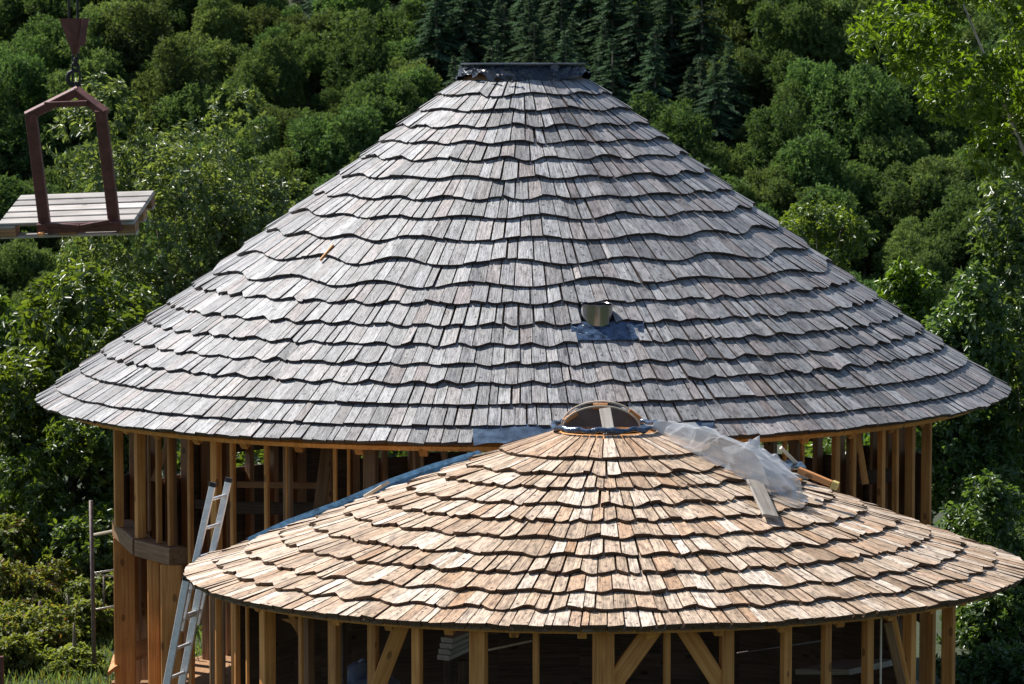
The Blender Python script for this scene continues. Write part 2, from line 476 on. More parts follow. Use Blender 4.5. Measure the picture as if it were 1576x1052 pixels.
def build_shingles(roof, rows, seed, wmin, wmax, style, butt, skip, hidden, mat, parent):
    rng = random.Random(seed)
    rk = [roof.r_at_row(y) for y in rows]
    items = []
    ncol = 5
    for k in range(0, len(rk)):
        starter = k == len(rk) - 1
        per, amp, slant, arc = style(k)
        rb = rk[k]
        if k == 0: continue
        w = wave_fn(rng, per, amp)(rb)
        up_r = rk[k - 1] - (.09 if k > 1 else .02)
        layers = [(rb, 0.0)]
        th = -math.pi + rng.uniform(0, .1)
        seq = []
        while th < math.pi - .01:
            wd = rng.uniform(wmin, wmax) / rb
            if rng.random() < .08: wd *= .62
            if th + wd > math.pi - .02: wd = math.pi - th + .001
            seq.append((th, th + wd)); th += wd
        course_tone = rng.uniform(-.06, .06)
        for (a, c) in seq:
            tm = (a + c) / 2
            p, et, es, n = roof.frame(tm, rb)
            pu, _, _, _ = roof.frame(tm, max(up_r, roof.r0 * .8))
            Ls = (p - pu).dot(es)
            bow = (pu - p).dot(n)
            gap = rng.choice([.005, .007, .010, .014, .022])
            wb = max(.02, (c - a) / 2 * rb - gap / 2)
            wt = max(.015, (c - a) / 2 * up_r - gap / 2)
            sk = rng.uniform(-.004, .004)
            lift = rng.uniform(-.006, .008) + (.008 if rng.random() < .1 else 0)
            roll = rng.uniform(-.006, .006)
            sl, ar, drop = rng.uniform(-1, 1) * slant, rng.uniform(.2, 1) * arc, rng.uniform(-.006, .006)
            hb = butt + .016 + lift
            hu = .012 + bow
            V, UV, T = [], [], []
            ru, rv = rng.uniform(0, 50), rng.uniform(0, 50)
            low = []
            for j in range(ncol):
                u = -1 + 2 * j / (ncol - 1)
                s = w(tm + u * (c - a) / 2) + sl * u + ar * (1 - u * u) + drop
                t = u * wb + sk
                low.append((t, s, hb + roll * u))
            for t, s, h in low:
                V.append(p + et * t + es * s + n * h); UV.append((t + ru, s + rv))
            V.append(p + et * wt - es * Ls + n * hu); UV.append((wt + ru, -Ls + rv))
            V.append(p - et * wt - es * Ls + n * hu); UV.append((-wt + ru, -Ls + rv))
            nb = len(V)
            for t, s, h in low:
                V.append(p + et * t + es * (s - .004) + n * (h - butt)); UV.append((t + ru, s + rv))
            V.append(p + et * wt - es * Ls + n * (hu - .008)); UV.append((wt + ru + .03, -Ls + rv))
            V.append(p - et * wt - es * Ls + n * (hu - .008)); UV.append((-wt + ru + .03, -Ls + rv))
            Fc = [(0, 1, 2, 3, 4, 5, 6)]
            Fc += [(nb + j, nb + j + 1, j + 1, j) for j in range(ncol - 1)]
            Fc += [(4, nb + 4, nb + 5, 5), (6, nb + 6, nb, 0)]
            tone = min(1, max(0, rng.betavariate(2.4, 2.4) + course_tone)); hue = rng.random() ** 4 if not (k == 1 and roof is SML) else rng.uniform(.35, 1)
            # picture size of the exposed part
            q = [proj(V[0]), proj(V[4]), proj(p + et * wt - es * (Ls * .75)), proj(p - et * wt - es * (Ls * .75))]
            area = 0
            for i in range(4):
                x1, y1 = q[i]; x2, y2 = q[(i + 1) % 4]; area += x1 * y2 - x2 * y1
            area = -area / 2
            cxp = sum(x for x, _ in q) / 4; cyp = sum(y for _, y in q) / 4
            mid = p - es * Ls * .35
            if n.dot(Vector((0, 0, CH)) - mid) <= 0: area = -1
            if skip(k, tm, cxp, cyp, area): continue
            if not (8 < cxp < 1568) or hidden(cxp, cyp): area = min(area, 0)
            items.append((area, V, Fc, UV, tone, hue))
    items.sort(key=lambda t: -t[0])
    def fill(me, Fs, UVs, Ts):
        uvl = me.uv_layers.new(name='UVMap')
        flat = np.array([UVs[l] for f_ in Fs for l in f_], np.float32)
        uvl.data.foreach_set('uv', flat.ravel())
        a_ = me.attributes.new('tone', 'FLOAT_COLOR', 'CORNER')
        cc_ = np.array(Ts, np.float32)
        a_.data.foreach_set('color', cc_.ravel())
    for area, V, Fc, UV, tone, hue in items[:300]:
        me = mesh('shingle', V, Fc)
        T = [(tone, hue, 1.0 if fi == 0 else 0.0, 1) for fi, f_ in enumerate(Fc) for _ in f_]
        fill(me, Fc, UV, T)
        link('shingle', me, mat, parent)
    V, Fs, UVs, T = [], [], [], []
    for area, v_, f_, uv_, tone, hue in items[300:]:
        o = len(V)
        V += v_; UVs += uv_
        for fi, q in enumerate(f_):
            Fs.append(tuple(i + o for i in q))
            T += [(tone, hue, 1.0 if fi == 0 else 0.0, 1)] * len(q)
    me = mesh('shingles', V, Fs)
    fill(me, Fs, UVs, T)
    s = link('shingle_courses', me, mat, parent)
    tag(s, kind='stuff')
    return rk

def cone_band(roof, r_in, r_out, h, thick, n=180, th0=-math.pi, th1=math.pi, nr=1):
    """closed sheet following the roof all the way round"""
    v, f = [], []
    rs_ = [r_in + (r_out - r_in) * k / nr for k in range(nr + 1)]
    loop = [(r_, h) for r_ in rs_] + [(r_, h - thick) for r_ in reversed(rs_)]
    m = len(loop)
    for i in range(n):
        th = th0 + (th1 - th0) * i / n
        v += [roof.pt(th, r_, hh) for r_, hh in loop]
    for i in range(n):
        a, b = i * m, ((i + 1) % n) * m
        for j in range(m):
            f.append((a + j, a + (j + 1) % m, b + (j + 1) % m, b + j))
    return v, f

# ---- the large house
house = empty('round_timber_house', (BIG.cx, BIG.cy, 0),
              'large round timber-framed house with grey weathered shingle roof', 'building')
v, f = cone_band(BIG, .55, 5.26, -.012, .03, nr=16)
roof_big = link('roof', mesh('roof_deck', v, f), M_TIMB_D, house)
roof_big['label'] = 'conical roof of silvery grey shingles in wavy courses'

def style_big(k):
    if k <= 7: return .62, .036, .006, .004
    if k <= 9: return 1.0, .05, .004, .002
    if k <= 11: return 1.25, .075, .003, .0
    if k <= 16: return .38, .027, .012, .008
    return .9, .007, .005, .001

def skip_big(k, th, px, py, area):
    if area <= 0: return False
    if k == 13 and 884 < px < 947: return True
    if k == 14 and 880 < px < 986: return True
    if k == 19 and 731 < px < 1091: return True
    return False

def hidden_big(px, py):
    # behind the small roof and what stands on it
    if px < 845: return py > 660 + (845 - px) * .37 and px > 290
    if px < 1010: return py > 640
    return py > 658 + (px - 1010) * .33
rk_big = build_shingles(BIG, ROWS_BIG, 11, .105, .185, style_big, .040, skip_big, hidden_big, M_OLD, roof_big)

# eave: starter course, fascia lath, rafters
def starter(roof, parent, mat, seed, wmin, wmax, rr, name):
    rng = random.Random(seed)
    V, Fs, UVs, T = [], [], [], []
    th = -math.pi
    while th < math.pi:
        wd = rng.uniform(wmin, wmax) / rr
        p, et, es, n = roof.frame(th + wd / 2, rr)
        w2 = wd / 2 * rr - rng.choice([.003, .006, .012])
        e = rng.uniform(-.008, .012)
        o = len(V)
        ru, rv = rng.uniform(0, 50), rng.uniform(0, 50)
        for s, h in ((e, .014), (-.3, .010), (e, -.010), (-.3, -.012)):
            for t in (-w2, w2):
                V.append(p + et * t + es * s + n * h); UVs.append((t + ru, s + rv))
        q = [(0, 1, 3, 2), (4, 5, 1, 0), (5, 7, 3, 1), (6, 4, 0, 2), (4, 6, 7, 5)]
        tone, hue = rng.random(), rng.random() ** 3
        for fi, x in enumerate(q):
            Fs.append(tuple(i + o for i in x)); T += [(tone, hue, .5 if fi == 0 else .15, 1)] * 4
        th += wd
    me = mesh(name, V, Fs)
    uvl = me.uv_layers.new(name='UVMap')
    uvl.data.foreach_set('uv', np.array([UVs[l] for f_ in Fs for l in f_], np.float32).ravel())
    a_ = me.attributes.new('tone', 'FLOAT_COLOR', 'CORNER')
    a_.data.foreach_set('color', np.array(T, np.float32).ravel())
    return tag(link(name, me, mat, parent), kind='stuff')

starter(BIG, roof_big, M_OLD, 5, .10, .17, 5.345, 'starter_course')
v, f = cone_band(BIG, 5.14, 5.27, -.145, .055, 220)
link('eave_board', mesh('eave_board', v, f), M_TIMB, house)

def rafters(roof, parent, n, r_in, r_out, w, h, th_lim, mat, dn=.10):
    for i in range(n):
        th = -math.pi + 2 * math.pi * (i + .5) / n
        if abs(th) > th_lim: continue
        p0 = roof.pt(th, r_in, -dn); p1 = roof.pt(th, r_out, -dn)
        beam('rafter', p0, p1, w, h, mat, parent)
rafters(BIG, house, 46, 3.6, 5.14, .085, .17, 1.75, M_TIMB, .33)

WR2 = 4.59
def wall_angle(roof_c, R, px):
    """angle on a wall circle whose front side is seen at picture column px"""
    cx, cy = roof_c
    best = None
    t = (px - 788) / F
    # intersect ray x = t*y with circle
    A = 1 + t * t; B = -2 * (t * cx + cy); C = cx * cx + cy * cy - R * R
    disc = B * B - 4 * A * C
    y = (-B - math.sqrt(max(disc, 0))) / (2 * A)
    return math.atan2(t * y - cx, -(y - cy))

def wall_post(name, center, R, roof, x0, x1, z0, mat, parent, thin=.8, inset=0.0, lean=0.0):
    th = wall_angle(center, R, (x0 + x1) / 2)
    R2 = R - inset
    x, y = center[0] + R2 * math.sin(th), center[1] - R2 * math.cos(th)
    app = (x1 - x0) / F * y
    w = app / (abs(math.cos(th)) + thin * abs(math.sin(th)))
    rr = math.hypot(x - roof.cx, y - roof.cy)
    z1 = roof.z(rr) + roof.tilt * (x - roof.cx) - roof.ty * (y - roof.cy) - .12
    o = bpy.data.objects.new(name, box_mesh(w, w * thin, z1 - z0))
    o.data.materials.append(mat)
    o.location = (x, y, z0); o.rotation_euler = (0, 0, th)
    col.objects.link(o); attach(o, parent)
    return o

C2 = (BIG.cx, BIG.cy)
PLATE_Z = CH - 5.17
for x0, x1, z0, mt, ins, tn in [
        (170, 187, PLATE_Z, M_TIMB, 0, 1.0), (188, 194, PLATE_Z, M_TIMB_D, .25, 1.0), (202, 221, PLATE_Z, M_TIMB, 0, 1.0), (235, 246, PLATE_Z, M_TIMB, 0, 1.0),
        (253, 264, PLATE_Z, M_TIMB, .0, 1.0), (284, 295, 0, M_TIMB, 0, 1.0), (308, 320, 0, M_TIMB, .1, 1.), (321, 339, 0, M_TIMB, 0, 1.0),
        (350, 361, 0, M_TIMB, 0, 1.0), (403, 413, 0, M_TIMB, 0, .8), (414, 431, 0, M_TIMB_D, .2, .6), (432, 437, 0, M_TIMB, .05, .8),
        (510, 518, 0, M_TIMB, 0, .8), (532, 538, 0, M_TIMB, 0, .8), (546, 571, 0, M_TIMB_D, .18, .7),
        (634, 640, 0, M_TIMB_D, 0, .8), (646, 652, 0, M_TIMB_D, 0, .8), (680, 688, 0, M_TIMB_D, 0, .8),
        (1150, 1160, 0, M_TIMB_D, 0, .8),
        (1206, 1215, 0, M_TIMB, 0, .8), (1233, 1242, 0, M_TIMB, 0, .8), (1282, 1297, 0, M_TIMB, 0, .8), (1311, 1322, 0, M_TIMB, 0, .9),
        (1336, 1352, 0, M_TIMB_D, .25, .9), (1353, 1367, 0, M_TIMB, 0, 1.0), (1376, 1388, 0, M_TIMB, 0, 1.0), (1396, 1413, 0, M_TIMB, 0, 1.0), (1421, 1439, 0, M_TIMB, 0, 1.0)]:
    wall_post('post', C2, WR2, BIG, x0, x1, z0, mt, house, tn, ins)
# wall plate ring under the rafters
n = 56
v, f = [], []
for i in range(n):
    th = 2 * math.pi * i / n
    for R_, dz in ((WR2 - .09, 0), (WR2 + .07, 0), (WR2 + .07, .1), (WR2 - .09, .1)):
        x, y = C2[0] + R_ * math.sin(th), C2[1] - R_ * math.cos(th)
        v.append((x, y, BIG.z(WR2 + .07) - .30 + dz + BIG.tilt * (x - C2[0])))
for i in range(n):
    a, b_ = i * 4, ((i + 1) % n) * 4
    for j in range(4): f.append((a + j, b_ + j, b_ + (j + 1) % 4, a + (j + 1) % 4))
link('wall_plate', mesh('wall_plate', v, f), M_TIMB_D, house)
# sole plate of the upper wall on the left, its corner block and the heavy posts below
def wp(px, R=WR2):
    th = wall_angle(C2, R, px); return C2[0] + R * math.sin(th), C2[1] - R * math.cos(th)
a = wp(171); b_ = wp(215); c_ = wp(262)
beam('sole_plate', (a[0] + .08, a[1] + .05, PLATE_Z - .092), (b_[0], b_[1] - .02, PLATE_Z - .092), .22, .18, M_TIMB_D, house)
beam('sole_plate', (b_[0] + .01, b_[1] - .03, PLATE_Z - .095), (c_[0] + .06, c_[1] - .08, PLATE_Z - .095), .215, .175, M_TIMB_D, house)
def lower_post(px0, px1, D, mat, d=.24, rz=.0):
    p = at((px0 + px1) / 2, 900, D)
    o = bpy.data.objects.new('post', box_mesh((px1 - px0) / F * D, d, PLATE_Z - .186, .012))
    o.data.materials.append(mat); o.location = (p.x, p.y, 0); o.rotation_euler = (0, 0, rz)
    col.objects.link(o); attach(o, house); return o
lower_post(175, 208, a[1] + .02, M_TIMB, .24, .10)
lower_post(228, 247, c_[1] + .35, M_TIMB, .2)
lower_post(248, 281, c_[1] - .02, M_TIMB, .2)
lower_post(322, 346, 34.5, M_TIMB_D, .12)
# inner posts of the far side, a half-height boarded partition and the dark floor slab edge
rng = random.Random(3)
for i in range(34):
    th = math.pi / 2 + .12 + (math.pi - .24) * i / 33
    R_ = WR2 - .12
    x, y = C2[0] + R_ * math.sin(th), C2[1] - R_ * math.cos(th)
    px = proj((x, y, 3))[0]
    if 700 < px < 1150: continue
    w_ = rng.choice([.07, .09, .14])
    o = bpy.data.objects.new('inner_post', box_mesh(w_, .1, BIG.z(R_) - .15))
    o.data.materials.append(M_TIMB_D); o.location = (x, y, 0); o.rotation_euler = (0, 0, th)
    col.objects.link(o); attach(o, house)
for i in range(22):
    th = math.pi / 2 - .1 + (math.pi + .2) * i / 22
    th2 = math.pi / 2 - .1 + (math.pi + .2) * (i + 1.01) / 22
    R_ = WR2 - .02
    q0 = Vector((C2[0] + R_ * math.sin(th), C2[1] - R_ * math.cos(th), 0)); q1 = Vector((C2[0] + R_ * math.sin(th2), C2[1] - R_ * math.cos(th2), 0))
    px = (proj(q0)[0] + proj(q1)[0]) / 2
    if 690 < px < 1160: continue
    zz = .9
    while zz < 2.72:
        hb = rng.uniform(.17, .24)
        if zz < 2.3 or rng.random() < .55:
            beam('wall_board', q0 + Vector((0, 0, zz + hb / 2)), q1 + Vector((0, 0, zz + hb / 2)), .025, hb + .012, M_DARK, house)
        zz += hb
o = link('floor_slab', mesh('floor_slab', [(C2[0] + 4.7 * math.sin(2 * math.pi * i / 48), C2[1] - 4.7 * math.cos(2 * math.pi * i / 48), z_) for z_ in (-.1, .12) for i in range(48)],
                            [tuple(range(48, 96))] + [(i, (i + 1) % 48, (i + 1) % 48 + 48, i + 48) for i in range(48)]), M_TIMB_D, house)
# mid-height rails and leaning studs seen inside
for px0, px1, py, D, hh, mt in [(360, 510, 781, 36.6, .13, M_DARK), (365, 500, 745, 37.6, .07, M_TIMB_D), (1322, 1378, 736, 37.2, .15, M_DARK), (300, 350, 775, 37, .1, M_DARK)]:
    beam('rail', at(px0, py, D), at(px1, py + (-6 if px0 > 1000 else 2), D), .05, hh, mt, house)
beam('leaning_stud', at(489, 800, 35.3), at(503, 690, 35.6), .12, .05, M_TIMB_D, house, up=Vector((0, 1, 0)))
beam('leaning_stud', at(497, 800, 35.35), at(509, 690, 35.65), .05, .09, M_TIMB, house, up=Vector((0, 1, 0)))
beam('leaning_stud', at(1332, 745, 35.9), at(1318, 660, 36.0), .07, .05, M_TIMB, house, up=Vector((0, 1, 0)))
beam('leaning_stud', at(236, 740, 38.2), at(262, 675, 38.2), .07, .05, M_TIMB_D, house, up=Vector((0, 1, 0)))

# flue pipe with its flashing in the gap of the shingles
th, r = BIG.hit(918, 503)
base = BIG.pt(th, r, -.02)
v, f = [], []
n = 64; R_ = .160
prof = [(R_, -.14), (R_, .262), (R_ + .006, .265), (R_ + .006, .277), (R_ - .004, .279), (R_ - .008, .275), (R_ - .008, .15), (.001, .15)]
for i in range(n):
    an = 2 * math.pi * i / n
    for rr, z_ in prof: v.append((rr * math.cos(an), rr * math.sin(an), z_))
m_ = len(prof)
for i in range(n):
    for j in range(m_ - 1): f.append((i * m_ + j, ((i + 1) % n) * m_ + j, ((i + 1) % n) * m_ + j + 1, i * m_ + j + 1))
fl = link('flue_pipe', mesh('flue_pipe', v, f), M_STEEL)
fl.location = base + Vector((0, .10, -.03)); fl.rotation_euler = (math.radians(3), math.radians(2), 0)
attach(fl, house)
fl['label'] = 'short stainless steel flue pipe poking through the shingles'
def wrinkled_patch(name, roof, corners, h, amp, seed, mat, parent, nu=28, nv=12, thick=.003):
    """sheet laid on the roof between four picture corners (tl, tr, br, bl)"""
    rg = np.random.RandomState(seed)
    cr = [roof.hit(*c) for c in corners]
    ph = rg.uniform(0, 6.28, (6, 3)); fr = rg.uniform(4, 26, (6, 2))
    v, f = [], []
    for j in range(nv + 1):
        for i in range(nu + 1):
            u, w = i / nu, j / nv
            th = (cr[0][0] * (1 - u) + cr[1][0] * u) * (1 - w) + (cr[3][0] * (1 - u) + cr[2][0] * u) * w
            r_ = (cr[0][1] * (1 - u) + cr[1][1] * u) * (1 - w) + (cr[3][1] * (1 - u) + cr[2][1] * u) * w
            hh = sum(math.sin(fr[q, 0] * u + ph[q, 0]) * math.sin(fr[q, 1] * w * .4 + ph[q, 1] + 2 * u) for q in range(6)) / 6
            v.append(roof.pt(th, r_, h + amp * abs(hh) * 2))
    k = nu + 1
    f = [(j * k + i, j * k + i + 1, (j + 1) * k + i + 1, (j + 1) * k + i) for j in range(nv) for i in range(nu)]
    return link(name, mesh(name, v, f, True), mat, parent)
fls = wrinkled_patch('flashing_and_recess', BIG, [(878, 499), (990, 499), (988, 527), (879, 528)], .036, .014, 4, M_FLASH, house, 34, 10)
wrinkled_patch('flashing_and_recess', BIG, [(880, 459), (948, 459), (948, 500), (880, 500)], .008, .006, 9, M_MEMB, house, 12, 8)  # dark sheet on the deck, standing for the shaded recess behind the pipe
wrinkled_patch('eave_membrane', BIG, [(728, 657), (1096, 650), (1096, 672), (729, 691)], .034, .03, 14, M_FOIL, house, 90, 6)
# reveal strip edges of the hole: a short orange shingle edge at the step in the courses
p0, p1 = BIG.hit(516, 383), BIG.hit(497, 406)
beam('shingle_edge', BIG.pt(*p0, .05), BIG.pt(*p1, .055), .022, .03, M_ORNG, house)

# crumpled membrane over the smoke hole at the very top
cap = empty('roof_cap', (BIG.cx, BIG.cy, BIG.z0), 'dark crumpled membrane cap tied over the top of the large roof', 'tarpaulin')
rg = np.random.RandomState(21)
nu, nv = 120, 9
ph = rg.uniform(0, 6.28, 12); fr = rg.randint(3, 26, 12); fz = rg.uniform(2, 9, 12)
v, f = [], []
for j in range(nv + 1):
    w = j / nv
    for i in range(nu):
        th = 2 * math.pi * i / nu
        n_ = sum(math.sin(fr[q] * th + ph[q] + fz[q] * w) for q in range(12)) / 12
        n2 = sum(math.sin((fr[q] * 2 + 3) * th - ph[q] + fz[q] * 2 * w) for q in range(12)) / 12
        rr = .64 + .115 * w + .05 * math.sin(math.pi * w) * n_ + .03 * n2 * (0.2 + w)
        zz = CH - .128 - .165 * w * (1 + .38 * math.sin(3 * th + 1) * w + .5 * n_ * w) + .012 * n2
        if j == 0: zz = CH - .128 + .004 * n_; rr = .655 + .008 * n_
        v.append((BIG.cx + rr * math.sin(th), BIG.cy - rr * math.cos(th), zz))
for j in range(nv):
    for i in range(nu):
        f.append((j * nu + i, (j + 1) * nu + i, (j + 1) * nu + (i + 1) % nu, j * nu + (i + 1) % nu))
link('skirt', mesh('skirt', v, f), M_MEMB, cap)
v = [(BIG.cx + .70 * math.sin(2 * math.pi * i / 64), BIG.cy - .70 * math.cos(2 * math.pi * i / 64), CH - .135 + dz) for dz in (0, .014) for i in range(64)]
f = [tuple(range(63, -1, -1)), tuple(range(64, 128))] + [(i, (i + 1) % 64, (i + 1) % 64 + 64, i + 64) for i in range(64)]
link('lid', mesh('lid', v, f), M_SHEET, cap)
rng = random.Random(8)
for px, py, w_, h_, rz in [(712, 108, .12, .13, .3), (733, 112, .10, .09, -.5), (758, 116, .11, .12, .7), (782, 112, .18, .05, .25), (853, 103, .09, .08, .5), (893, 106, .09, .08, -.6), (880, 118, .2, .04, -.1)]:
    th = max(-1.45, min(1.45, math.asin(max(-1, min(1, (px - 805) / 99)))))
    D = BIG.cy - .76 * math.cos(th)
    p = at(px, py, D - .02)
    v, f = [], []
    for j in range(5):
        for i in range(6):
            u, w = i / 5 - .5, j / 4 - .5
            v.append((u * w_, -.03 * abs(math.sin(u * 7 + w * 5 + px)) - .02 * abs(w), w * h_ * (1 - .5 * abs(u)) + rng.uniform(-.004, .004)))
    f = [(j * 6 + i, j * 6 + i + 1, (j + 1) * 6 + i + 1, (j + 1) * 6 + i) for j in range(4) for i in range(5)]
    o = link('fold', mesh('fold', v, f, True), M_SHEET)
    o.location = p; o.rotation_euler = (0, rz, th); attach(o, cap)

# ------------------------------------------------------------------ the small round house in front
hut = empty('round_timber_hut', (SML.cx, SML.cy, 0), 'smaller round timber hut in front with fresh tan shingle roof', 'building')
v, f = cone_band(SML, .40, 3.66, -.012, .03, nr=12)
roof_sml = link('roof', mesh('roof_deck', v, f), M_TIMB, hut)
roof_sml['label'] = 'low conical roof of fresh tan shingles in scalloped courses'
def style_sml(k):
    if k == 1: return .5, .010, .004, .002
    if k in (3, 5, 8): return .30, .024, .028, .018
    if k == 11: return .8, .005, .006, .002
    return .42, .034, .012, .010
def skip_sml(k, th, px, py, area): return False
def hidden_sml(px, py): return 1020 < px < 1215 and 660 < py < 750 and py < 690 + (px - 1020) * .33
rk_sml = build_shingles(SML, ROWS_SML, 23, .095, .160, style_sml, .038, skip_sml, hidden_sml, M_NEW, roof_sml)
starter(SML, roof_sml, M_NEW, 6, .09, .15, 3.735, 'starter_course')
v, f = cone_band(SML, 3.56, 3.68, -.03, .032, 200)
link('eave_board', mesh('eave_board', v, f), M_TIMB, hut)
rafters(SML, hut, 40, 2.4, 3.58, .075, .10, 1.75, M_TIMB, .115)
C1 = ((905 - 788) / F * 30.7, 30.7); WR1 = 3.32
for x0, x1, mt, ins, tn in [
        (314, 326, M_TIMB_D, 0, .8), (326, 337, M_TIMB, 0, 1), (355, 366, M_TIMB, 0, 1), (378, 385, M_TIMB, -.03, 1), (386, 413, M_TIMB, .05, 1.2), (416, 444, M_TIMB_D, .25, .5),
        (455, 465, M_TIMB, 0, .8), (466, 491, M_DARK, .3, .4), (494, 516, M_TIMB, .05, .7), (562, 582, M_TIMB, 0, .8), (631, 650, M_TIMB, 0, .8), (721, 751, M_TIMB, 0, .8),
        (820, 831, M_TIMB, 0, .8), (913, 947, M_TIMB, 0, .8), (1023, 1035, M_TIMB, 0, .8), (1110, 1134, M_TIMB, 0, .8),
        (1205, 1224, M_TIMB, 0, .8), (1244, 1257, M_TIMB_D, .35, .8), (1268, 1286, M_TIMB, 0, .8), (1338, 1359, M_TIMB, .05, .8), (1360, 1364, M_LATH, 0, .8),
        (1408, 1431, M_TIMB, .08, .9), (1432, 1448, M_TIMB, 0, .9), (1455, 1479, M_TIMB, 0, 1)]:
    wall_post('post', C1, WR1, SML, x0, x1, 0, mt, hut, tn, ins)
n = 52
v, f = [], []
for i in range(n):
    th = 2 * math.pi * i / n
    for R_, dz in ((WR1 - .08, 0), (WR1 + .06, 0), (WR1 + .06, .09), (WR1 - .08, .09)):
        x, y = C1[0] + R_ * math.sin(th), C1[1] - R_ * math.cos(th)
        v.append((x, y, SML.z(WR1 + .2) - .13 + dz + SML.tilt * (x - C1[0]) - SML.ty * (y - C1[1])))
for i in range(n):
    a, b_ = i * 4, ((i + 1) % n) * 4
    for j in range(4): f.append((a + j, b_ + j, b_ + (j + 1) % 4, a + (j + 1) % 4))
link('wall_plate', mesh('wall_plate', v, f), M_TIMB_D, hut)
def wd(px, R=WR1):
    th = wall_angle(C1, R, px); return C1[1] - R * math.cos(th)
def brace(x0, y0, x1, y1, w, mat=M_TIMB):
    """diagonal brace from the upper end to the lower end, given in the picture, lying in the wall"""
    p0, p1 = at(x0, y0, wd(x0) + .03), at(x1, y1, wd(x1) + .03)
    p1 = p1 + (p1 - p0) * .35; p0 = p0 + (p0 - p1).normalized() * .12
    beam('brace', p1, p0, w, .07, mat, hut, up=Vector((0, 1, 0)))
brace(615, 970, 588, 1040, .13)
brace(996, 979, 952, 1040, .15)
brace(1060, 977, 1104, 1045, .14)
brace(1372, 950, 1392, 1045, .08)
brace(1370, 975, 1386, 1045, .07, M_TIMB_D)
# curved corner bracket
v = []
pts_o = [(432, 952), (448, 960), (456, 972), (462, 985), (464, 952)]
D = wd(450) - .03
for dd in (0, .05):
    for x, y in pts_o: v.append(at(x, y, D + dd))
n = len(pts_o)
f = [tuple(range(n)), tuple(range(2 * n - 1, n - 1, -1))] + [(i, (i + 1) % n, (i + 1) % n + n, i + n) for i in range(n)]
link('bracket', mesh('bracket', v, f), M_TIMB, hut)
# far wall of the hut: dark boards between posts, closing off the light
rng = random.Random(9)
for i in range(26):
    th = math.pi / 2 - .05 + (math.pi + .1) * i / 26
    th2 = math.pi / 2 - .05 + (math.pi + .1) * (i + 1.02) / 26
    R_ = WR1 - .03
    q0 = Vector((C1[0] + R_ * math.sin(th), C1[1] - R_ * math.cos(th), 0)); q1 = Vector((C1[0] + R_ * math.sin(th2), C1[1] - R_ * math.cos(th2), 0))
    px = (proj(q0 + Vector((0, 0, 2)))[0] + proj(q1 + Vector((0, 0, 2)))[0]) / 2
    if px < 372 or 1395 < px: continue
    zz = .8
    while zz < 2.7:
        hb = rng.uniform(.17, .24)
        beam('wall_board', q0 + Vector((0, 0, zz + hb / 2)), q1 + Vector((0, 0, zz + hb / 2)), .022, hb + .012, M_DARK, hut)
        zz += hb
link('floor_slab', mesh('floor_slab', [(C1[0] + 3.45 * math.sin(2 * math.pi * i / 48), C1[1] - 3.45 * math.cos(2 * math.pi * i / 48), z_) for z_ in (-.1, .1) for i in range(48)],
                        [tuple(range(48, 96))] + [(i, (i + 1) % 48, (i + 1) % 48 + 48, i + 48) for i in range(48)]), M_DARK, hut)
# blue membrane edge of the uncovered strip towards the large house
edge = [(378, 829, 31.7), (440, 802, 32.0), (520, 769, 32.3), (600, 738, 32.6), (660, 716, 32.8), (735, 692, 33.0)]
v, f = [], []
for i, (x, y, D) in enumerate(edge):
    p = at(x, y, D)
    for dx, dy, dz in ((0, 0, 0), (.01, -.03, .012), (.05, -.06, -.02), (.12, -.1, -.10), (.3, .12, -.22), (.28, .2, -.24)):
        v.append(p + Vector((dx, dy, dz + .012 * math.sin(i * 2.3))))
for i in range(len(edge) - 1):
    for j in range(5): f.append((i * 6 + j, (i + 1) * 6 + j, (i + 1) * 6 + j + 1, i * 6 + j + 1))
mb = link('membrane_edge', mesh('membrane_edge', v, f), M_BLUE, hut)
mb['label'] = 'blue roofing membrane edge along the back left of the roof'
# smoke-hole hatch
ring_z = SML.z0 + .062
cxr, cyr = SML.cx, SML.cy
pts = [(cxr + .475 * math.sin(2 * math.pi * i / 48), cyr - .475 * math.cos(2 * math.pi * i / 48), ring_z + .01 * math.sin(i * 1.9) + .003 * math.sin(i * 5.1)) for i in range(48)]
v, f = tube(pts + pts[:1], [.024 + .004 * math.sin(i * 1.37) + .003 * math.sin(i * 3.3) for i in range(49)], 8, False)
hatch = link('roof_ring', mesh('roof_ring', v, f, True), M_FLASH, hut)
hatch['label'] = 'dark rolled membrane ring around the smoke hole'
A = at(925, 664, D1).x
zb = ring_z - .02
def arch_mesh(rx, rz, y0, y1, tk, n=24):
    v, f = [], []
    for i in range(n + 1):
        an = math.pi * i / n
        for q, yy in ((0, y0), (0, y1), (tk, y1), (tk, y0)):
            v.append((A + (rx - q) * math.cos(an), yy, zb + (rz - q) * math.sin(an)))
    for i in range(n):
        for j in range(4): f.append((i * 4 + j, i * 4 + (j + 1) % 4, i * 4 + 4 + (j + 1) % 4, i * 4 + 4 + j))
    return mesh('arch_lath', v, f)
v = []
n = 24
for yy in (D1 + .06, D1 + .075):
    for i in range(n + 1):
        an = math.pi * i / n; v.append((A + .345 * math.cos(an), yy, zb + .20 * math.sin(an)))
f = [tuple(range(n + 1)), tuple(range(2 * n + 1, n, -1))]
link('hatch_panel', mesh('hatch_panel', v, f), mat_plain('brown_hardboard', (.15, .10, .085), .7, 0, .2, 12, .1), hatch)
link('arch_lath', arch_mesh(.352, .207, D1 - .10, D1 - .075, .012), M_LATH, hatch)
link('arch_lath', arch_mesh(.36, .232, D1 + .08, D1 + .11, .014), M_LATH, hatch)
for x0, y0, x1, y1 in [(869, 648, 888, 635), (913, 625, 935, 625), (968, 632, 985, 645)]:
    beam('wedge', at(x0, y0, D1 + .03), at(x1, y1, D1 + .03), .05, .03, M_ORNG, hatch, up=Vector((0, 1, .3)))
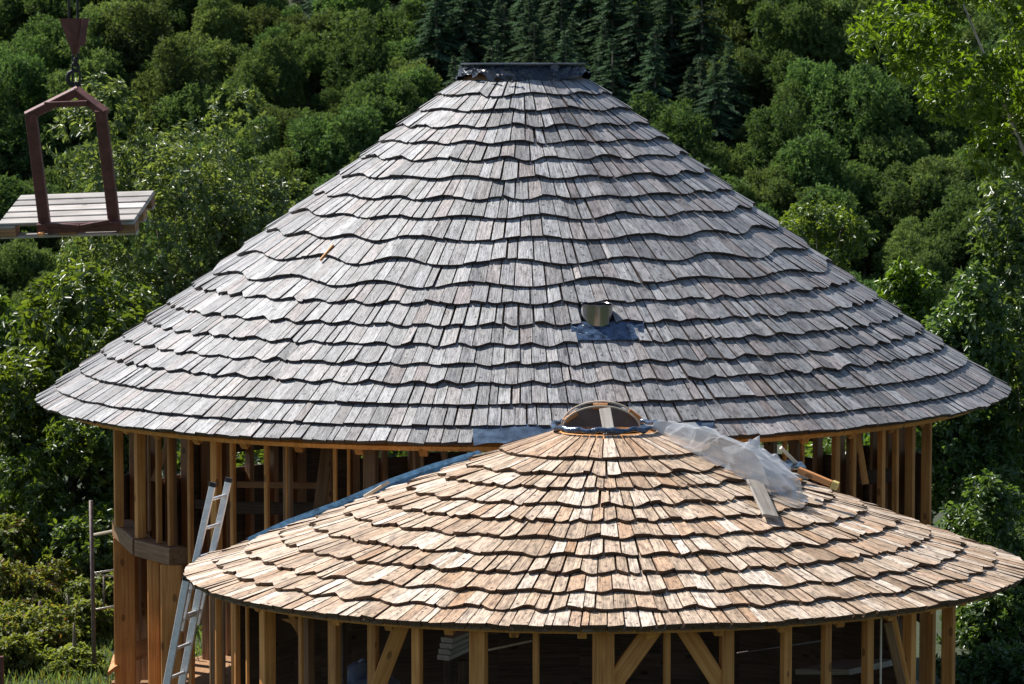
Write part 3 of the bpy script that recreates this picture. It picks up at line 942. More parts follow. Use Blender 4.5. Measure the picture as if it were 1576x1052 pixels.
beam('hatch_stay', at(938, 668, D1 - .44), at(931, 629, D1 - .11), .105, .022, M_GREYP, hatch, up=Vector((0, -1, .2)))

# ------------------------------------------------------------------ things lying on the small roof
def hit_s(px, py):
    t = SML.hit(px, py)
    while t is None: py += 2; t = SML.hit(px, py)
    return t
def on(px, py, h):
    t = hit_s(px, py)
    return SML.pt(t[0], t[1], h)
# clear plastic film over a bundle of shingles
film = empty('plastic_sheet', on(1120, 720, .05), 'crumpled clear plastic sheet lying on the small tan roof', 'plastic sheet')
rg = np.random.RandomState(5)
NU, NV = 19, 11
spine = [(1024, 674, 14), (1060, 690, 26), (1100, 706, 46), (1138, 722, 60), (1172, 735, 58), (1200, 748, 34)]
cell = rg.uniform(0, 1, (70, 2)); cell_h = rg.uniform(-1, 1, (70, 3))
v, f = [], []
for i in range(NU + 1):
    u = i / NU * (len(spine) - 1); k = min(int(u), len(spine) - 2); q = u - k
    sx = spine[k][0] * (1 - q) + spine[k + 1][0] * q; sy = spine[k][1] * (1 - q) + spine[k + 1][1] * q; sw = spine[k][2] * (1 - q) + spine[k + 1][2] * q
    hit = hit_s(sx, sy + sw * .42)
    if hit is None: hit = hit_s(sx, sy + sw * .6)
    p, et, es, nn = SML.frame(*hit)
    for j in range(NV + 1):
        w = j / NV
        ang = math.pi * (w * 1.12 - .06)
        env = math.sin(min(1, max(0, (i / NU) * 5 + .10)) * math.pi / 2) * math.sin(min(1, (1 - i / NU) * 4 + .25) * math.pi / 2)
        uu, ww = i / NU * 2.2, w
        d2 = (cell[:, 0] * 2.2 - uu) ** 2 + (cell[:, 1] - ww) ** 2
        o_ = np.argsort(d2)[:2]
        fac = cell_h[o_[0], 0] + cell_h[o_[0], 1] * (uu - cell[o_[0], 0] * 2.2) * 6 + cell_h[o_[0], 2] * (ww - cell[o_[0], 1]) * 6
        ridge = .5 - min(.5, (math.sqrt(d2[o_[1]]) - math.sqrt(d2[o_[0]])) * 3)
        R_ = (.14 + .25 * (sw / 62) + .040 * fac + .06 * ridge + .012 * math.sin(uu * 23 + ww * 17))
        c_s = -math.cos(ang) * R_ * .95
        h_s = max(.0, math.sin(ang)) * R_ * .78 * env
        pos = p + Vector((es.x, es.y, 0)).normalized() * c_s + Vector((0, 0, 1)) * (h_s + .05)
        rr = math.hypot(pos.x - SML.cx, pos.y - SML.cy)
        zr = SML.z(rr) + SML.tilt * (pos.x - SML.cx) - SML.ty * (pos.y - SML.cy)
        pos.z = zr + .065 + max(h_s, .002 * fac * fac)
        v.append(pos)
k = NV + 1
f = [(i * k + j, (i + 1) * k + j, (i + 1) * k + j + 1, i * k + j + 1) for i in range(NU) for j in range(NV)]
link('sheet', mesh('sheet', v, f), M_FILM, film)
# lower bunched corner of the sheet
c0 = on(1162, 740, .12)
v, f = [], []
for j in range(9):
    for i in range(16):
        a1, a2 = math.pi * j / 8, 2 * math.pi * i / 16
        rr = .29 * (1 + .14 * math.sin(a2 * 5 + j * 2) + rng.uniform(-.16, .16))
        v.append(c0 + Vector((rr * 1.05 * math.sin(a1) * math.cos(a2), rr * .7 * math.sin(a1) * math.sin(a2), max(-.11, rr * .66 * math.cos(a1)) - rr * .25 * math.cos(a2))))
f = [(j * 16 + i, j * 16 + (i + 1) % 16, (j + 1) * 16 + (i + 1) % 16, (j + 1) * 16 + i) for j in range(8) for i in range(16)]
link('bunched_end', mesh('bunched_end', v, f), M_FILM, film)
# bundle of shingles below the sheet
for q, (px, py, dz) in enumerate([(1118, 702, .06), (1138, 712, .06), (1158, 722, .06), (1128, 706, .11), (1150, 716, .11), (1140, 711, .16)]):
    p = on(px, py, dz)
    t = hit_s(px, py); _, et, es, nn = SML.frame(*t)
    tag(beam('spare_shingle', p - es * .2, p + es * .22, .13, .03, M_PALL, None, up=nn),
        'loose spare shingle bundled under the clear plastic sheet', 'shingle', 'spare shingles under the plastic')
# plank and its little neighbours
t = hit_s(1172, 790); _, et, es, nn = SML.frame(*t)
tag(beam('loose_plank', on(1156, 757, .10), on(1182, 811, .10), .145, .028, M_GREYP, None, up=nn),
    'short grey plank lying below the plastic sheet on the tan roof', 'plank')
tag(beam('stick', on(1186, 722, .26), on(1240, 741, .10), .035, .03, M_LATH, None, up=nn), 'thin pale stick sticking out from under the plastic sheet', 'stick')
tag(beam('stick', on(1205, 742, .08), on(1236, 748, .09), .05, .035, M_PALL, None, up=nn), 'short split offcut lying right of the plastic sheet', 'offcut')
tag(beam('stick', on(1212, 745, .07), on(1226, 752, .075), .07, .03, M_TIMB, None, up=nn), 'small tan offcut lying below the pale stick', 'offcut')
bt = empty('wooden_batten', on(1260, 752, .09), 'orange-brown batten with yellow end on the right rim of the small roof', 'batten')
def back_rim(px, py, D, h=0): return at(px, py, D)
pa_, pb_ = at(1229, 723, 30.1), at(1279, 744, 30.0)
beam('rod', pa_, pb_, .06, .055, M_ORNG, bt)
beam('end_plug', pb_ + (pb_ - pa_) * .03, pb_ + (pb_ - pa_) * .20, .07, .07, M_YELL, bt)
fb = on(1215, 733, .07)
v = [fb + Vector((-.10, -.03, .05)), fb + Vector((.02, -.05, .075)), fb + Vector((.13, .02, .06)), fb + Vector((.10, .14, .10)), fb + Vector((-.03, .12, .12)), fb + Vector((-.10, .06, .09))]
v = v + [p - Vector((0, 0, .012)) for p in v]
tag(link('foil_scrap', mesh('foil_scrap', v, [(0, 1, 2, 3, 4, 5), (11, 10, 9, 8, 7, 6)] + [(i, (i + 1) % 6, (i + 1) % 6 + 6, i + 6) for i in range(6)]), M_FOIL),
    'small grey scrap of sheet metal beside the orange-brown batten', 'metal scrap')
# loose shingle standing proud on the left back slope
th, r = hit_s(588, 775)
_, et, es, nn = SML.frame(th, r)
tag(beam('loose_shingle', on(570, 772, .07), on(600, 756, .11), .11, .03, M_LATH, None, up=nn), 'single loose shingle lying askew on the left of the tan roof', 'shingle')

# ------------------------------------------------------------------ aluminium extension ladder behind the left tip of the small roof
lad = empty('extension_ladder', (-3.28, 31.9, 0), 'aluminium extension ladder leaning against the left eave of the small roof', 'ladder')
rung = Vector((.12, .35, .0))
def section(name, ptop, pbot, D, off, w, dep):
    top = at(*ptop, D) + off; bot = at(*pbot, D) + off
    d = (top - bot).normalized()
    bot = bot - d * ((bot.z - .05) / d.z) if name == 'lower' else bot
    for s in (0, 1):
        rl = beam('rail', bot + rung * s, top + rung * s, dep, w, M_ALU, lad, up=rung.normalized(), bev=.004)
        beam('end_cap', top + rung * s - d * .03, top + rung * s + d * .012, dep + .006, w + .006, M_PLUG, rl, up=rung.normalized())
    L = (top - bot).length
    k = .14
    while k < L - .05:
        p = bot + d * k
        v, f = tube([p - rung * .02, p + rung * 1.02], .0165, 8)
        link('rung', mesh('rung', v, f, True), M_ALU, lad)
        k += .28
section('upper', (331, 744), (281, 970), 31.9, Vector((-.02, 0, 0)), .026, .062)
section('lower', (293, 888), (262, 1052), 31.85, Vector((-.03, -.03, 0)), .03, .07)

# ------------------------------------------------------------------ crane tackle, fork and pallet
PM = Matrix.Rotation(math.radians(-4.4), 4, 'Y') @ Matrix.Rotation(math.radians(15.5), 4, 'X') @ Matrix.Rotation(math.radians(-8), 4, 'Z')
PD = 27.4; PS = 27.4 / 29.9
pc = at(118, 318, PD)
pal = empty('wooden_pallet', pc, 'pale wooden pallet carried tilted on the crane fork', 'pallet')
pal.matrix_basis = Matrix.Translation(pc) @ PM @ Matrix.Scale(PS, 4)
ybd = [-.3275, -.165, 0, .165, .3275]
for i, y_ in enumerate(ybd):
    w_ = .132 if i in (0, 2, 4) else .125
    beam('deck_board', (-.6, y_, -.011), (.6, y_, -.011), .022, w_, M_PALL, pal, True, up=Vector((0, 1, 0)))
for x_ in (-.5275, 0, .5275):
    beam('cross_board', (x_, -.4, -.034), (x_, .4, -.034), .145, .022, M_PALL, pal, True)
for x_ in (-.5275, 0, .5275):
    for y_ in (-.3275, 0, .3275):
        beam('block', (x_ - .0725, y_, -.085), (x_ + .0725, y_, -.085), .14, .078, M_TIMB_D, pal, True)
for y_ in (-.3275, 0, .3275):
    beam('bottom_board', (-.6, y_, -.136), (.6, y_, -.136), .022, .10, M_PALL, pal, True, up=Vector((0, 1, 0)))
fork = empty('crane_fork', pc, 'red-brown steel crane fork frame hanging from the chain', 'crane fork')
fork.matrix_basis = Matrix.Translation(pc + Vector((.055, 0, .065))) @ PM @ Matrix.Scale(PS, 4)
XL, XR = -.235, .375
for x_ in (XL, XR):
    beam('upright', (x_, -.47, -.13), (x_, -.47, .93), .098, .06, M_RUST, fork, True, up=Vector((0, 1, 0)))
    beam('tine', (x_, -.44, -.135), (x_, .36, -.135), .10, .04, M_RUST, fork, True)
peak = Vector((.145, -.30, 1.06))
for x_, s in ((XL - .04, 1), (XR + .04, -1)):
    beam('top_arm', (x_, -.475, .90), peak + Vector((.01 * s, 0, 0)), .07, .075, M_RUST, fork, True)
beam('tie_bar', (XL + .12, -.435, .985), (XR - .12, -.435, .985), .02, .05, M_RUST, fork, True)
beam('cross_bar', (XL - .06, -.515, -.09), (XR + .07, -.515, -.09), .03, .085, M_RUST, fork, True)
beam('stop_plate', (XL + .03, -.545, -.045), (XL + .32, -.545, -.075), .02, .035, M_RUST, fork, True)
beam('stop_plate', (XL + .33, -.545, -.075), (XR - .02, -.545, -.035), .02, .035, M_RUST, fork, True)
beam('bolt', (XL - .02, -.58, -.125), (XL - .02, -.50, -.125), .05, .03, M_ORNG, fork, True)
hk = at(115, 52, PD - .1)
hook = empty('hook_block', hk, 'dark red crane hook block with chain and two cables', 'crane hook')
v, f = [], []
rings = [(28, .115, .075), (33, .108, .07), (60, .062, .05), (74, .036, .035), (84, .018, .02)]
for y_, a, b_ in rings:
    p = at(115 + (y_ - 28) * .01, y_, PD - .1)
    for sx, sy in ((-1, -.55), (-.45, -1), (.45, -1), (1, -.55), (1, .55), (.45, 1), (-.45, 1), (-1, .55)):
        v.append(p + Vector((a * sx, b_ * sy, 0)))
for i in range(len(rings) - 1):
    for j in range(8): f.append((i * 8 + j, i * 8 + (j + 1) % 8, (i + 1) * 8 + (j + 1) % 8, (i + 1) * 8 + j))
f += [tuple(range(8)), tuple(range(39, 31, -1))]
blk = link('block_body', mesh('block_body', v, f), M_RUST, hook)
beam('cheek_plate', at(126, 70, PD - .19), at(131, 30, PD - .2), .05, .012, M_RUST, blk, up=Vector((0, 1, 0)))
for px in (106.5, 119.5):
    p = at(px, 30, PD - .1)
    v, f = tube([p, p + Vector((0, 0, 14))], .011, 6)
    link('cable', mesh('cable', v, f), M_BLACK, hook)
def chain_link(c, L, W, r, rot, rz=0):
    pts = []
    for i in range(16):
        a = 2 * math.pi * i / 16
        x = W * math.cos(a); z = (L - W) * (1 if math.sin(a) > 0 else -1) * (abs(math.sin(a)) > .1) + W * math.sin(a)
        q = Vector((x, 0, z)); q.rotate(Matrix.Rotation(rz, 3, 'Y')); q.rotate(Matrix.Rotation(rot, 3, 'Z'))
        pts.append(c + q)
    v, f = tube(pts + pts[:1], r, 6, False)
    link('chain_link', mesh('chain_link', v, f, True), M_BLACK, hook)
for i, (py, L_, W_, rt) in enumerate([(88, .032, .02, 0), (95, .036, .024, 1.4), (103, .036, .024, .1)]):
    chain_link(at(116, py, PD - .1), L_, W_, .0095, rt)
# the hook itself, and the shackle into the fork's peak
pts = []
for i in range(15):
    a = math.radians(80 + 250 * i / 14)
    pts.append(at(114, 120, PD - .1) + Vector((.045 * math.cos(a) - .005, 0, .055 * math.sin(a))))
v, f = tube([at(116, 105, PD - .1)] + pts, [.014] * 4 + [.018] * 9 + [.012, .008, .005], 8)
link('hook', mesh('hook', v, f, True), M_BLACK, hook)
chain_link(at(117.5, 122, PD - .1), .075, .028, .010, .3)
chain_link(at(117.5, 136, PD - .12), .045, .026, .010, 1.2)

# ------------------------------------------------------------------ odds and ends at the left edge and inside the buildings
rack = empty('scaffold_frame', at(140, 1052, 41), 'thin rusty scaffold frame standing left of the large house', 'scaffold')
rack.location.z = 0
D = 40.6
def pipe(name, p0, p1, r, mat, parent):
    v, f = tube([p0, p1], r, 8)
    return link(name, mesh(name, v, f, True), mat, parent)
def foot(px, D): 
    p = at(px, 900, D); p.z = 0; return p
pipe('pole', foot(144, D), at(140, 770, D), .025, M_GALV, rack)
pipe('pole', foot(215, D + .8), at(213, 835, D + .8), .02, M_GALV, rack)
pipe('pole', at(160, 938, D + .5), at(160, 885, D + .5), .012, M_GALV, rack)
pipe('bar', at(143, 882, D), at(232, 867, D + 1), .010, M_WIRE, rack)
pipe('bar', at(146, 884, D), at(232, 893, D + 1), .010, M_WIRE, rack)
pipe('bar', at(146, 938, D), at(232, 923, D + 1), .012, M_WIRE, rack)
tag(beam('steel_post', foot(-1, 37), at(0, 1010, 37), .075, .07, M_RUST), 'rust-red steel post cut off by the left picture edge', 'post')
tag(beam('spare_board', at(150, 822, 38.9), at(186, 815, 38.4), .10, .03, M_LATH), 'pale board end poking out beside the left sole plate', 'board')
# curved orange board on two blocks
tr = empty('orange_panel', at(205, 1040, 37.0), 'orange curved wooden panel resting on blocks by the left posts', 'wooden panel')
v, f = [], []
for i in range(9):
    u = i / 8
    p = at(166 + 84 * u, 1034 - 38 * u ** .75, 37.6 + .9 * u)
    for dy, dz in ((0, 0), (.55, .10), (.55, .06), (0, -.045)): v.append(p + Vector((0, dy, dz)))
for i in range(8):
    for j in range(4): f.append((i * 4 + j, i * 4 + (j + 1) % 4, i * 4 + 4 + (j + 1) % 4, i * 4 + 4 + j))
f += [(3, 2, 1, 0), (32, 33, 34, 35)]
link('panel', mesh('panel', v, f), M_ORNG, tr)
for px in (182, 226):
    p = at(px, 1040, 38.0 if px < 200 else 38.5)
    beam('support', (p.x, p.y + .1, 0), (p.x, p.y + .1, p.z - .08), .16, .16, M_TIMB_D, tr)
# inside the hut: tarp bundle, trestle with boards, wood pile, loose box
rg = np.random.RandomState(2)
p = at(552, 1060, 29.4)
v, f = [], []
for j in range(13):
    for i in range(26):
        a1, a2 = math.pi * j / 24, 2 * math.pi * i / 26
        rr = 1 + .10 * math.sin(3 * a2 + j) + rg.uniform(-.06, .06)
        v.append((p.x + .34 * rr * math.sin(a1) * math.cos(a2) + .05, p.y + .3 * rr * math.sin(a1) * math.sin(a2), p.z - .25 + .46 * rr * math.cos(a1)))
f = [(j * 26 + i, j * 26 + (i + 1) % 26, (j + 1) * 26 + (i + 1) % 26, (j + 1) * 26 + i) for j in range(12) for i in range(26)]
tarp = link('tarp_bundle', mesh('tarp_bundle', v, f, True), M_TARPB)
tag(tarp, 'blue-grey tarpaulin heap inside the hut behind the left posts', 'tarpaulin')
stand = beam('crate', (p.x + .05, p.y, .1), (p.x + .05, p.y, p.z - .28), .6, .5, M_DARK)
tag(stand, 'dark crate below the blue-grey tarpaulin inside the hut', 'crate')
box_ = empty('plank_stack', at(700, 1000, 30.6), 'pale plank ends on a rack behind the left middle posts of the hut', 'plank stack')
for i in range(4):
    q0 = at(682 + i * 2, 1012 - i * 9, 30.4); 
    beam('plank', q0, q0 + Vector((.32, .5, .06)), .13, .045, M_PALL, box_)
beam('rack_leg', (at(690, 1000, 30.5).x, 30.55, .1), (at(690, 1000, 30.5).x, 30.55, at(690, 1015, 30.5).z), .08, .08, M_DARK, box_)
beam('rack_leg', (at(712, 1000, 30.9).x, 30.9, .1), (at(712, 1000, 30.9).x, 30.9, at(712, 1016, 30.9).z), .08, .08, M_DARK, box_)
tb = empty('work_table', at(1310, 1050, 29.6), 'dark work table with boards inside the hut near the right posts', 'table')
ta = at(1262, 1026, 30.0); tbp = at(1345, 1026, 29.6)
beam('table_top', ta, tbp, .7, .05, M_GREYP, tb)
for x_, y_ in ((ta.x + .06, ta.y - .25), (tbp.x - .06, tbp.y - .25), (ta.x + .06, ta.y + .25), (tbp.x - .06, tbp.y + .25)):
    beam('leg', (x_, y_, .1), (x_, y_, ta.z - .03), .06, .06, M_DARK, tb)
pipe_o = pipe('thin_rod', at(1135, 1005, 30.2), at(1270, 985, 31.4), .008, M_GALV, None)
tag(pipe_o, 'thin metal rod propped across the dark inside of the hut', 'rod')
for i, (x0, y0, x1, y1, D) in enumerate([(752, 1000, 818, 986, 29.6), (515, 1000, 535, 1034, 28.9)]):
    tag(pipe('thin_lath', at(x0, y0, D), at(x1, y1, D + .2), .010, M_LATH, None), ['thin pale lath leaning between the middle posts of the hut', 'thin lath leaning above the blue-grey tarpaulin'][i], 'lath')

# ------------------------------------------------------------------ vegetation
def unit(a): return a / np.maximum(1e-9, np.linalg.norm(a, axis=1, keepdims=True))

def leaf_mesh(name, base, d, nrm, L, W, tone, dry, fold=.25):
    """folded leaf blades: base point, direction, face normal"""
    n = len(base)
    d = unit(d); s = unit(np.cross(d, nrm)); nn = np.cross(s, d)
    L = L[:, None]; W = W[:, None]
    sag = nn * (-.10 * L)
    P = np.empty((n, 6, 3), np.float32)
    P[:, 0] = base
    P[:, 1] = base + d * L * .35 + s * W * .46 + nn * W * fold
    P[:, 2] = base + d * L * .72 + s * W * .38 + nn * W * fold + sag * .5
    P[:, 3] = base + d * L + sag
    P[:, 4] = base + d * L * .72 - s * W * .38 + nn * W * fold + sag * .5
    P[:, 5] = base + d * L * .35 - s * W * .46 + nn * W * fold
    idx = np.arange(n)[:, None] * 6
    q = np.concatenate([idx + np.array([0, 1, 2, 3]), idx + np.array([0, 3, 4, 5])], 0)
    c = np.zeros((n, 6, 3), np.float32)
    c[:, :, 0] = tone[:, None]; c[:, :, 1] = dry[:, None]
    return mesh_np(name, P.reshape(-1, 3), q, c.reshape(-1, 3))

def make_crown(name, rs, blobs, n_cl, per, L, W, dry=0.0, up=.45, shell=(.72, 1.06), spread=(35, 95), twig=.5, limit=None):
    """leaf rosettes on shoots spread through lobes; lobes = (x, y, z, rx, ry, rz)"""
    B = np.array(blobs, float)
    ar = (B[:, 3] * B[:, 5]) ** 1.0
    bi = rs.choice(len(B), n_cl, p=ar / ar.sum())
    g = unit(rs.normal(size=(n_cl, 3)) + np.array([0, 0, .25]))
    rad = rs.uniform(shell[0], shell[1], n_cl) ** .7
    inner = rs.uniform(0, 1, n_cl) < .16
    rad[inner] *= rs.uniform(.3, .9, inner.sum())
    pos = B[bi, :3] + g * B[bi, 3:6] * rad[:, None]
    ax = unit(g + np.array([0, 0, up]) + rs.normal(scale=.35, size=(n_cl, 3)))
    if limit is not None:
        keep = limit(pos); pos, ax = pos[keep], ax[keep]; n_cl = len(pos)
    ref = unit(np.cross(ax, rs.normal(size=(n_cl, 3)))); ref2 = np.cross(ax, ref)
    k = np.arange(per)
    phi = k[None, :] * 2.399 + rs.uniform(0, 6.28, (n_cl, 1)) + rs.normal(scale=.3, size=(n_cl, per))
    al = np.radians(rs.uniform(spread[0], spread[1], (n_cl, per)))
    tpos = rs.uniform(0, twig, (n_cl, per)) * L * 2
    rd = ref[:, None] * np.cos(phi)[..., None] + ref2[:, None] * np.sin(phi)[..., None]
    d = ax[:, None] * np.cos(al)[..., None] + rd * np.sin(al)[..., None]
    d[..., 2] -= .22
    base = pos[:, None] + ax[:, None] * tpos[..., None]
    nn = ax[:, None] * np.sin(al)[..., None] - rd * np.cos(al)[..., None] + rs.normal(scale=.4, size=d.shape)
    n = n_cl * per
    cl_tone = rs.uniform(-.22, .22, (n_cl, 1))
    tone = np.clip(.45 + cl_tone + rs.normal(scale=.2, size=(n_cl, per)), 0, 1).ravel()
    dr = np.where(rs.uniform(size=(n_cl, per)) < dry, rs.uniform(.4, 1, (n_cl, per)), 0).ravel()
    sz = rs.uniform(.65, 1.2, n)
    return leaf_mesh(name, base.reshape(-1, 3), d.reshape(-1, 3), nn.reshape(-1, 3), L * sz, W * sz, tone, dr)

def lobes(rs, n, rx, ry, rz, size, top=.0, kr=(.35, .8)):
    out = []
    for i in range(n):
        g = rs.normal(size=3); g /= np.linalg.norm(g)
        k = rs.uniform(*kr)
        s = rs.uniform(.75, 1.25) * size
        out.append((g[0] * rx * k, g[1] * ry * k, g[2] * rz * k + top, s * rx, s * ry, s * rz * .9))
    return out

def make_trunk(rs, h, r, blobs, limbs=7, n=7):
    V, Fs = [], []
    def add(t):
        o = len(V); V.extend(t[0]); Fs.extend([tuple(i + o for i in q) for q in t[1]])
    lean = rs.normal(scale=.03 * h, size=2)
    P = [Vector((lean[0] * u * u, lean[1] * u * u, h * u)) for u in np.linspace(0, 1, 7)]
    add(tube(P, [r * (1.25 - .95 * u) for u in np.linspace(0, 1, 7)], n))
    for i in range(min(limbs, len(blobs))):
        b = blobs[i]; e = Vector(b[:3])
        u = min(.92, max(.25, (e.z / h) * rs.uniform(.5, .75))); s = Vector((lean[0] * u * u, lean[1] * u * u, h * u))
        m = (s + e) / 2 + Vector((0, 0, -.06 * (e - s).length))
        rr = r * (1.1 - .9 * u) * .6
        add(tube([s, m, e], [rr, rr * .65, rr * .25], 5))
    return mesh('trunk', V, Fs, True)

def place(root_name, loc, rz, sc, parts, label, cat, group=None):
    o = empty(root_name, loc, label, cat, group)
    o.rotation_euler = (0, 0, rz); o.scale = (sc[0], sc[0], sc[1])
    for nm, me in parts:
        c = bpy.data.objects.new(nm, me); col.objects.link(c); c.parent = o
    return o

# -- the wood on the far hillside
rs = np.random.RandomState(77)
broad = []
for i in range(7):
    bl = [(b[0], b[1], b[2], *(c * q for c in b[3:6])) for b, q in zip(lobes(rs, 30, 3.6, 3.6, 4.0, .27, 5.8, (.45, 1.0)), rs.uniform(.6, 1.4, 30))]
    cr = make_crown('crown', rs, bl, 2500, 6, .40, .15, 0, .9, (.55, 1.12), (8, 70), .8)
    cr.materials.append(M_LEAF_FAR)
    tk = make_trunk(rs, 7.0, .22, bl, 8); tk.materials.append(M_BARK)
    broad.append([('crown', cr), ('trunk', tk)])
conif = []
for i in range(4):
    h, n = 13.5, 0
    base, d, nn, Ls = [], [], [], []
    nb = 250
    for b in range(nb):
        u = (b + rs.uniform(0, 1)) / nb
        z = h * (.06 + .93 * u)
        rad = (3.5 * (1 - u) ** .9 + .12) * rs.uniform(.55, 1.2)
        an = rs.uniform(0, 6.283)
        dirv = np.array([math.cos(an), math.sin(an), .12 - .35 * (1 - u)])
        m = int(5 + rad * 8)
        for q in range(m):
            w = (q + .6) / m
            p = np.array([0, 0, z]) + dirv * rad * w + np.array([0, 0, -.22 * rad * w * w])
            for s in (-1, 1):
                sd = np.array([-math.sin(an), math.cos(an), 0]) * s
                base.append(p); d.append(dirv * .55 + sd * rs.uniform(.3, 1) + np.array([0, 0, rs.uniform(-.3, .12)])); nn.append(np.array([0, 0, 1]) + rs.normal(scale=.35, size=3))
                Ls.append((.42 + .32 * (1 - w)) * (.4 + .6 * (1 - u)))
    n = len(base)
    cr = leaf_mesh('crown', np.array(base), np.array(d), np.array(nn), np.array(Ls), np.array(Ls) * .34, np.clip(rs.normal(.45, .22, n), 0, 1), np.zeros(n))
    cr.materials.append(M_LEAF_CON)
    v, f = tube([(0, 0, 0), (0, 0, h * .5), (0, 0, h * .98)], [.24, .13, .02], 7)
    tk = mesh('trunk', v, f, True); tk.materials.append(M_BARK)
    conif.append([('crown', cr), ('trunk', tk)])

def in_conifers(px, py):
    # picture zone of the dark spruces above the roof top (by the middle of the tree)
    if py < 40: return 480 < px < 985
    if py < 110: return 640 < px < 1080
    return 690 < px < 1125 and py < 235
rs = np.random.RandomState(5)
spots = []
tries = 0
while tries < 30000:
    tries += 1
    x, y = rs.uniform(-58, 58), rs.uniform(288, 412)
    z = ground_z(x, y)
    px, py = proj((x, y, z + 6))
    if not (-50 < px < 1630) or py < -75 or py > 540: continue
    con = in_conifers(px, py)
    # nothing of a tree shows where the roofs cover it fully
    if py > 185 and abs(px - 805) < (py - 100) * 1.30 - 125: continue
    md = 3.3 if con else 3.85
    if any((x - q[0]) ** 2 + (y - q[1]) ** 2 < (md if con == q[3] else 3.6) ** 2 for q in spots): continue
    spots.append((x, y, z, con))
def lean(o):
    o.rotation_euler = (rs.uniform(-.16, .16), rs.uniform(-.16, .16), rs.uniform(0, 6.28))
for x, y, z, con in spots:
    if con:
        s = rs.uniform(.55, 1.3)
        place('spruce_tree', (x, y, z - .3), rs.uniform(0, 6.28), (s * 1.25, s), conif[rs.randint(len(conif))],
              'dark pointed spruce in the stand above the large roof', 'tree', 'spruces on the hillside')
    else:
        s = rs.uniform(.55, 1.12)
        side = proj((x, y, z + 6))[0] < 805
        lean(place('hillside_tree', (x, y, z - .3), rs.uniform(0, 6.28), (s, s * rs.uniform(.85, 1.2)), broad[rs.randint(len(broad))],
              'broadleaf tree in the dense hillside wood ' + ('left' if side else 'right') + ' of the large roof', 'tree', 'hillside trees ' + ('left' if side else 'right') + ' of the roof'))
nc_ = sum(q[3] for q in spots); nb_ = len(spots) - nc_
print('hill trees', nb_, nc_)

# -- the same wood going on beyond the picture's edges and behind the roofs: one mass
rs = np.random.RandomState(31)
thin = []
for i in range(3):
    bl = lobes(rs, 22, 3.5, 3.5, 3.9, .32, 5.6, (.4, .95))
    m_ = make_crown('wood', rs, bl, 110, 5, .95, .42, 0, .9, (.7, 1.08), (10, 75), .6)
    a_ = np.empty(len(m_.vertices) * 3, np.float32); m_.vertices.foreach_get('co', a_)
    t_ = np.empty(len(m_.vertices) * 4, np.float32); m_.attributes['tone'].data.foreach_get('color', t_)
    q_ = np.empty(len(m_.loops), np.int32); m_.loops.foreach_get('vertex_index', q_)
    thin.append((a_.reshape(-1, 3), q_.reshape(-1, 4), t_.reshape(-1, 4)[:, :3]))
    bpy.data.meshes.remove(m_)
VV, QQ, TT, far = [], [], [], []
off = 0
for _ in range(9000):
    x, y = rs.uniform(-98, 98), rs.uniform(268, 440)
    z = ground_z(x, y)
    px, py = proj((x, y, z + 6))
    inside = -62 < px < 1642 and py > -110
    behind = py > 240 and abs(px - 805) < (py - 100) * 1.30 - 190
    if (inside and not behind) or len(far) > 330: continue
    if any((x - q[0]) ** 2 + (y - q[1]) ** 2 < 25 for q in far): continue
    far.append((x, y))
    a_, q_, t_ = thin[rs.randint(3)]
    c_, s_ = math.cos(x * 7), math.sin(x * 7)
    k = rs.uniform(.75, 1.3)
    P = np.stack([a_[:, 0] * c_ - a_[:, 1] * s_, a_[:, 0] * s_ + a_[:, 1] * c_, a_[:, 2]], 1) * k + np.array([x, y, z - .3])
    VV.append(P); QQ.append(q_ + off); TT.append(np.clip(t_ * rs.uniform(.6, 1.3), 0, 1)); off += len(P)
me = mesh_np('hillside_wood', np.concatenate(VV), np.concatenate(QQ), np.concatenate(TT))
tag(link('hillside_wood', me, M_LEAF_FAR), 'dense green wood covering the far hillside', 'wood', kind='stuff')

# -- nearer trees, each with its own crown
def near_tree(name, px, py, D, rpx, rpz, nl, lsize, n_cl, per, L, W, leaf, label, seed, dry=0.0, up=.45, bark=M_BARK, trunk_px=None, ry=None, spread=(35, 95), cat='tree', shell=(.62, 1.12), kr=(.4, .98)):
    rs = np.random.RandomState(seed)
    c = at(px, py, D)
    rx, rz = rpx / F * D, rpz / F * D
    tx = c.x if trunk_px is None else at(trunk_px, py, D).x
    gz = ground_z(tx, D)
    bl = [(b[0] + c.x - tx, b[1], b[2] + c.z - gz, b[3], b[4], b[5]) for b in lobes(rs, nl, rx, ry or rx, rz, lsize * .84, 0, kr)]
    cr = make_crown('crown', rs, bl, n_cl, per, L, W, dry, up, shell, spread)
    cr.materials.append(leaf)
    tk = make_trunk(rs, max(.6, c.z - gz - rz * .1), max(.03, rx * .07), bl, 12); tk.materials.append(bark)
    return place(name, (tx, D, gz - .02), 0, (1, 1), [('crown', cr), ('trunk', tk)], label, cat)

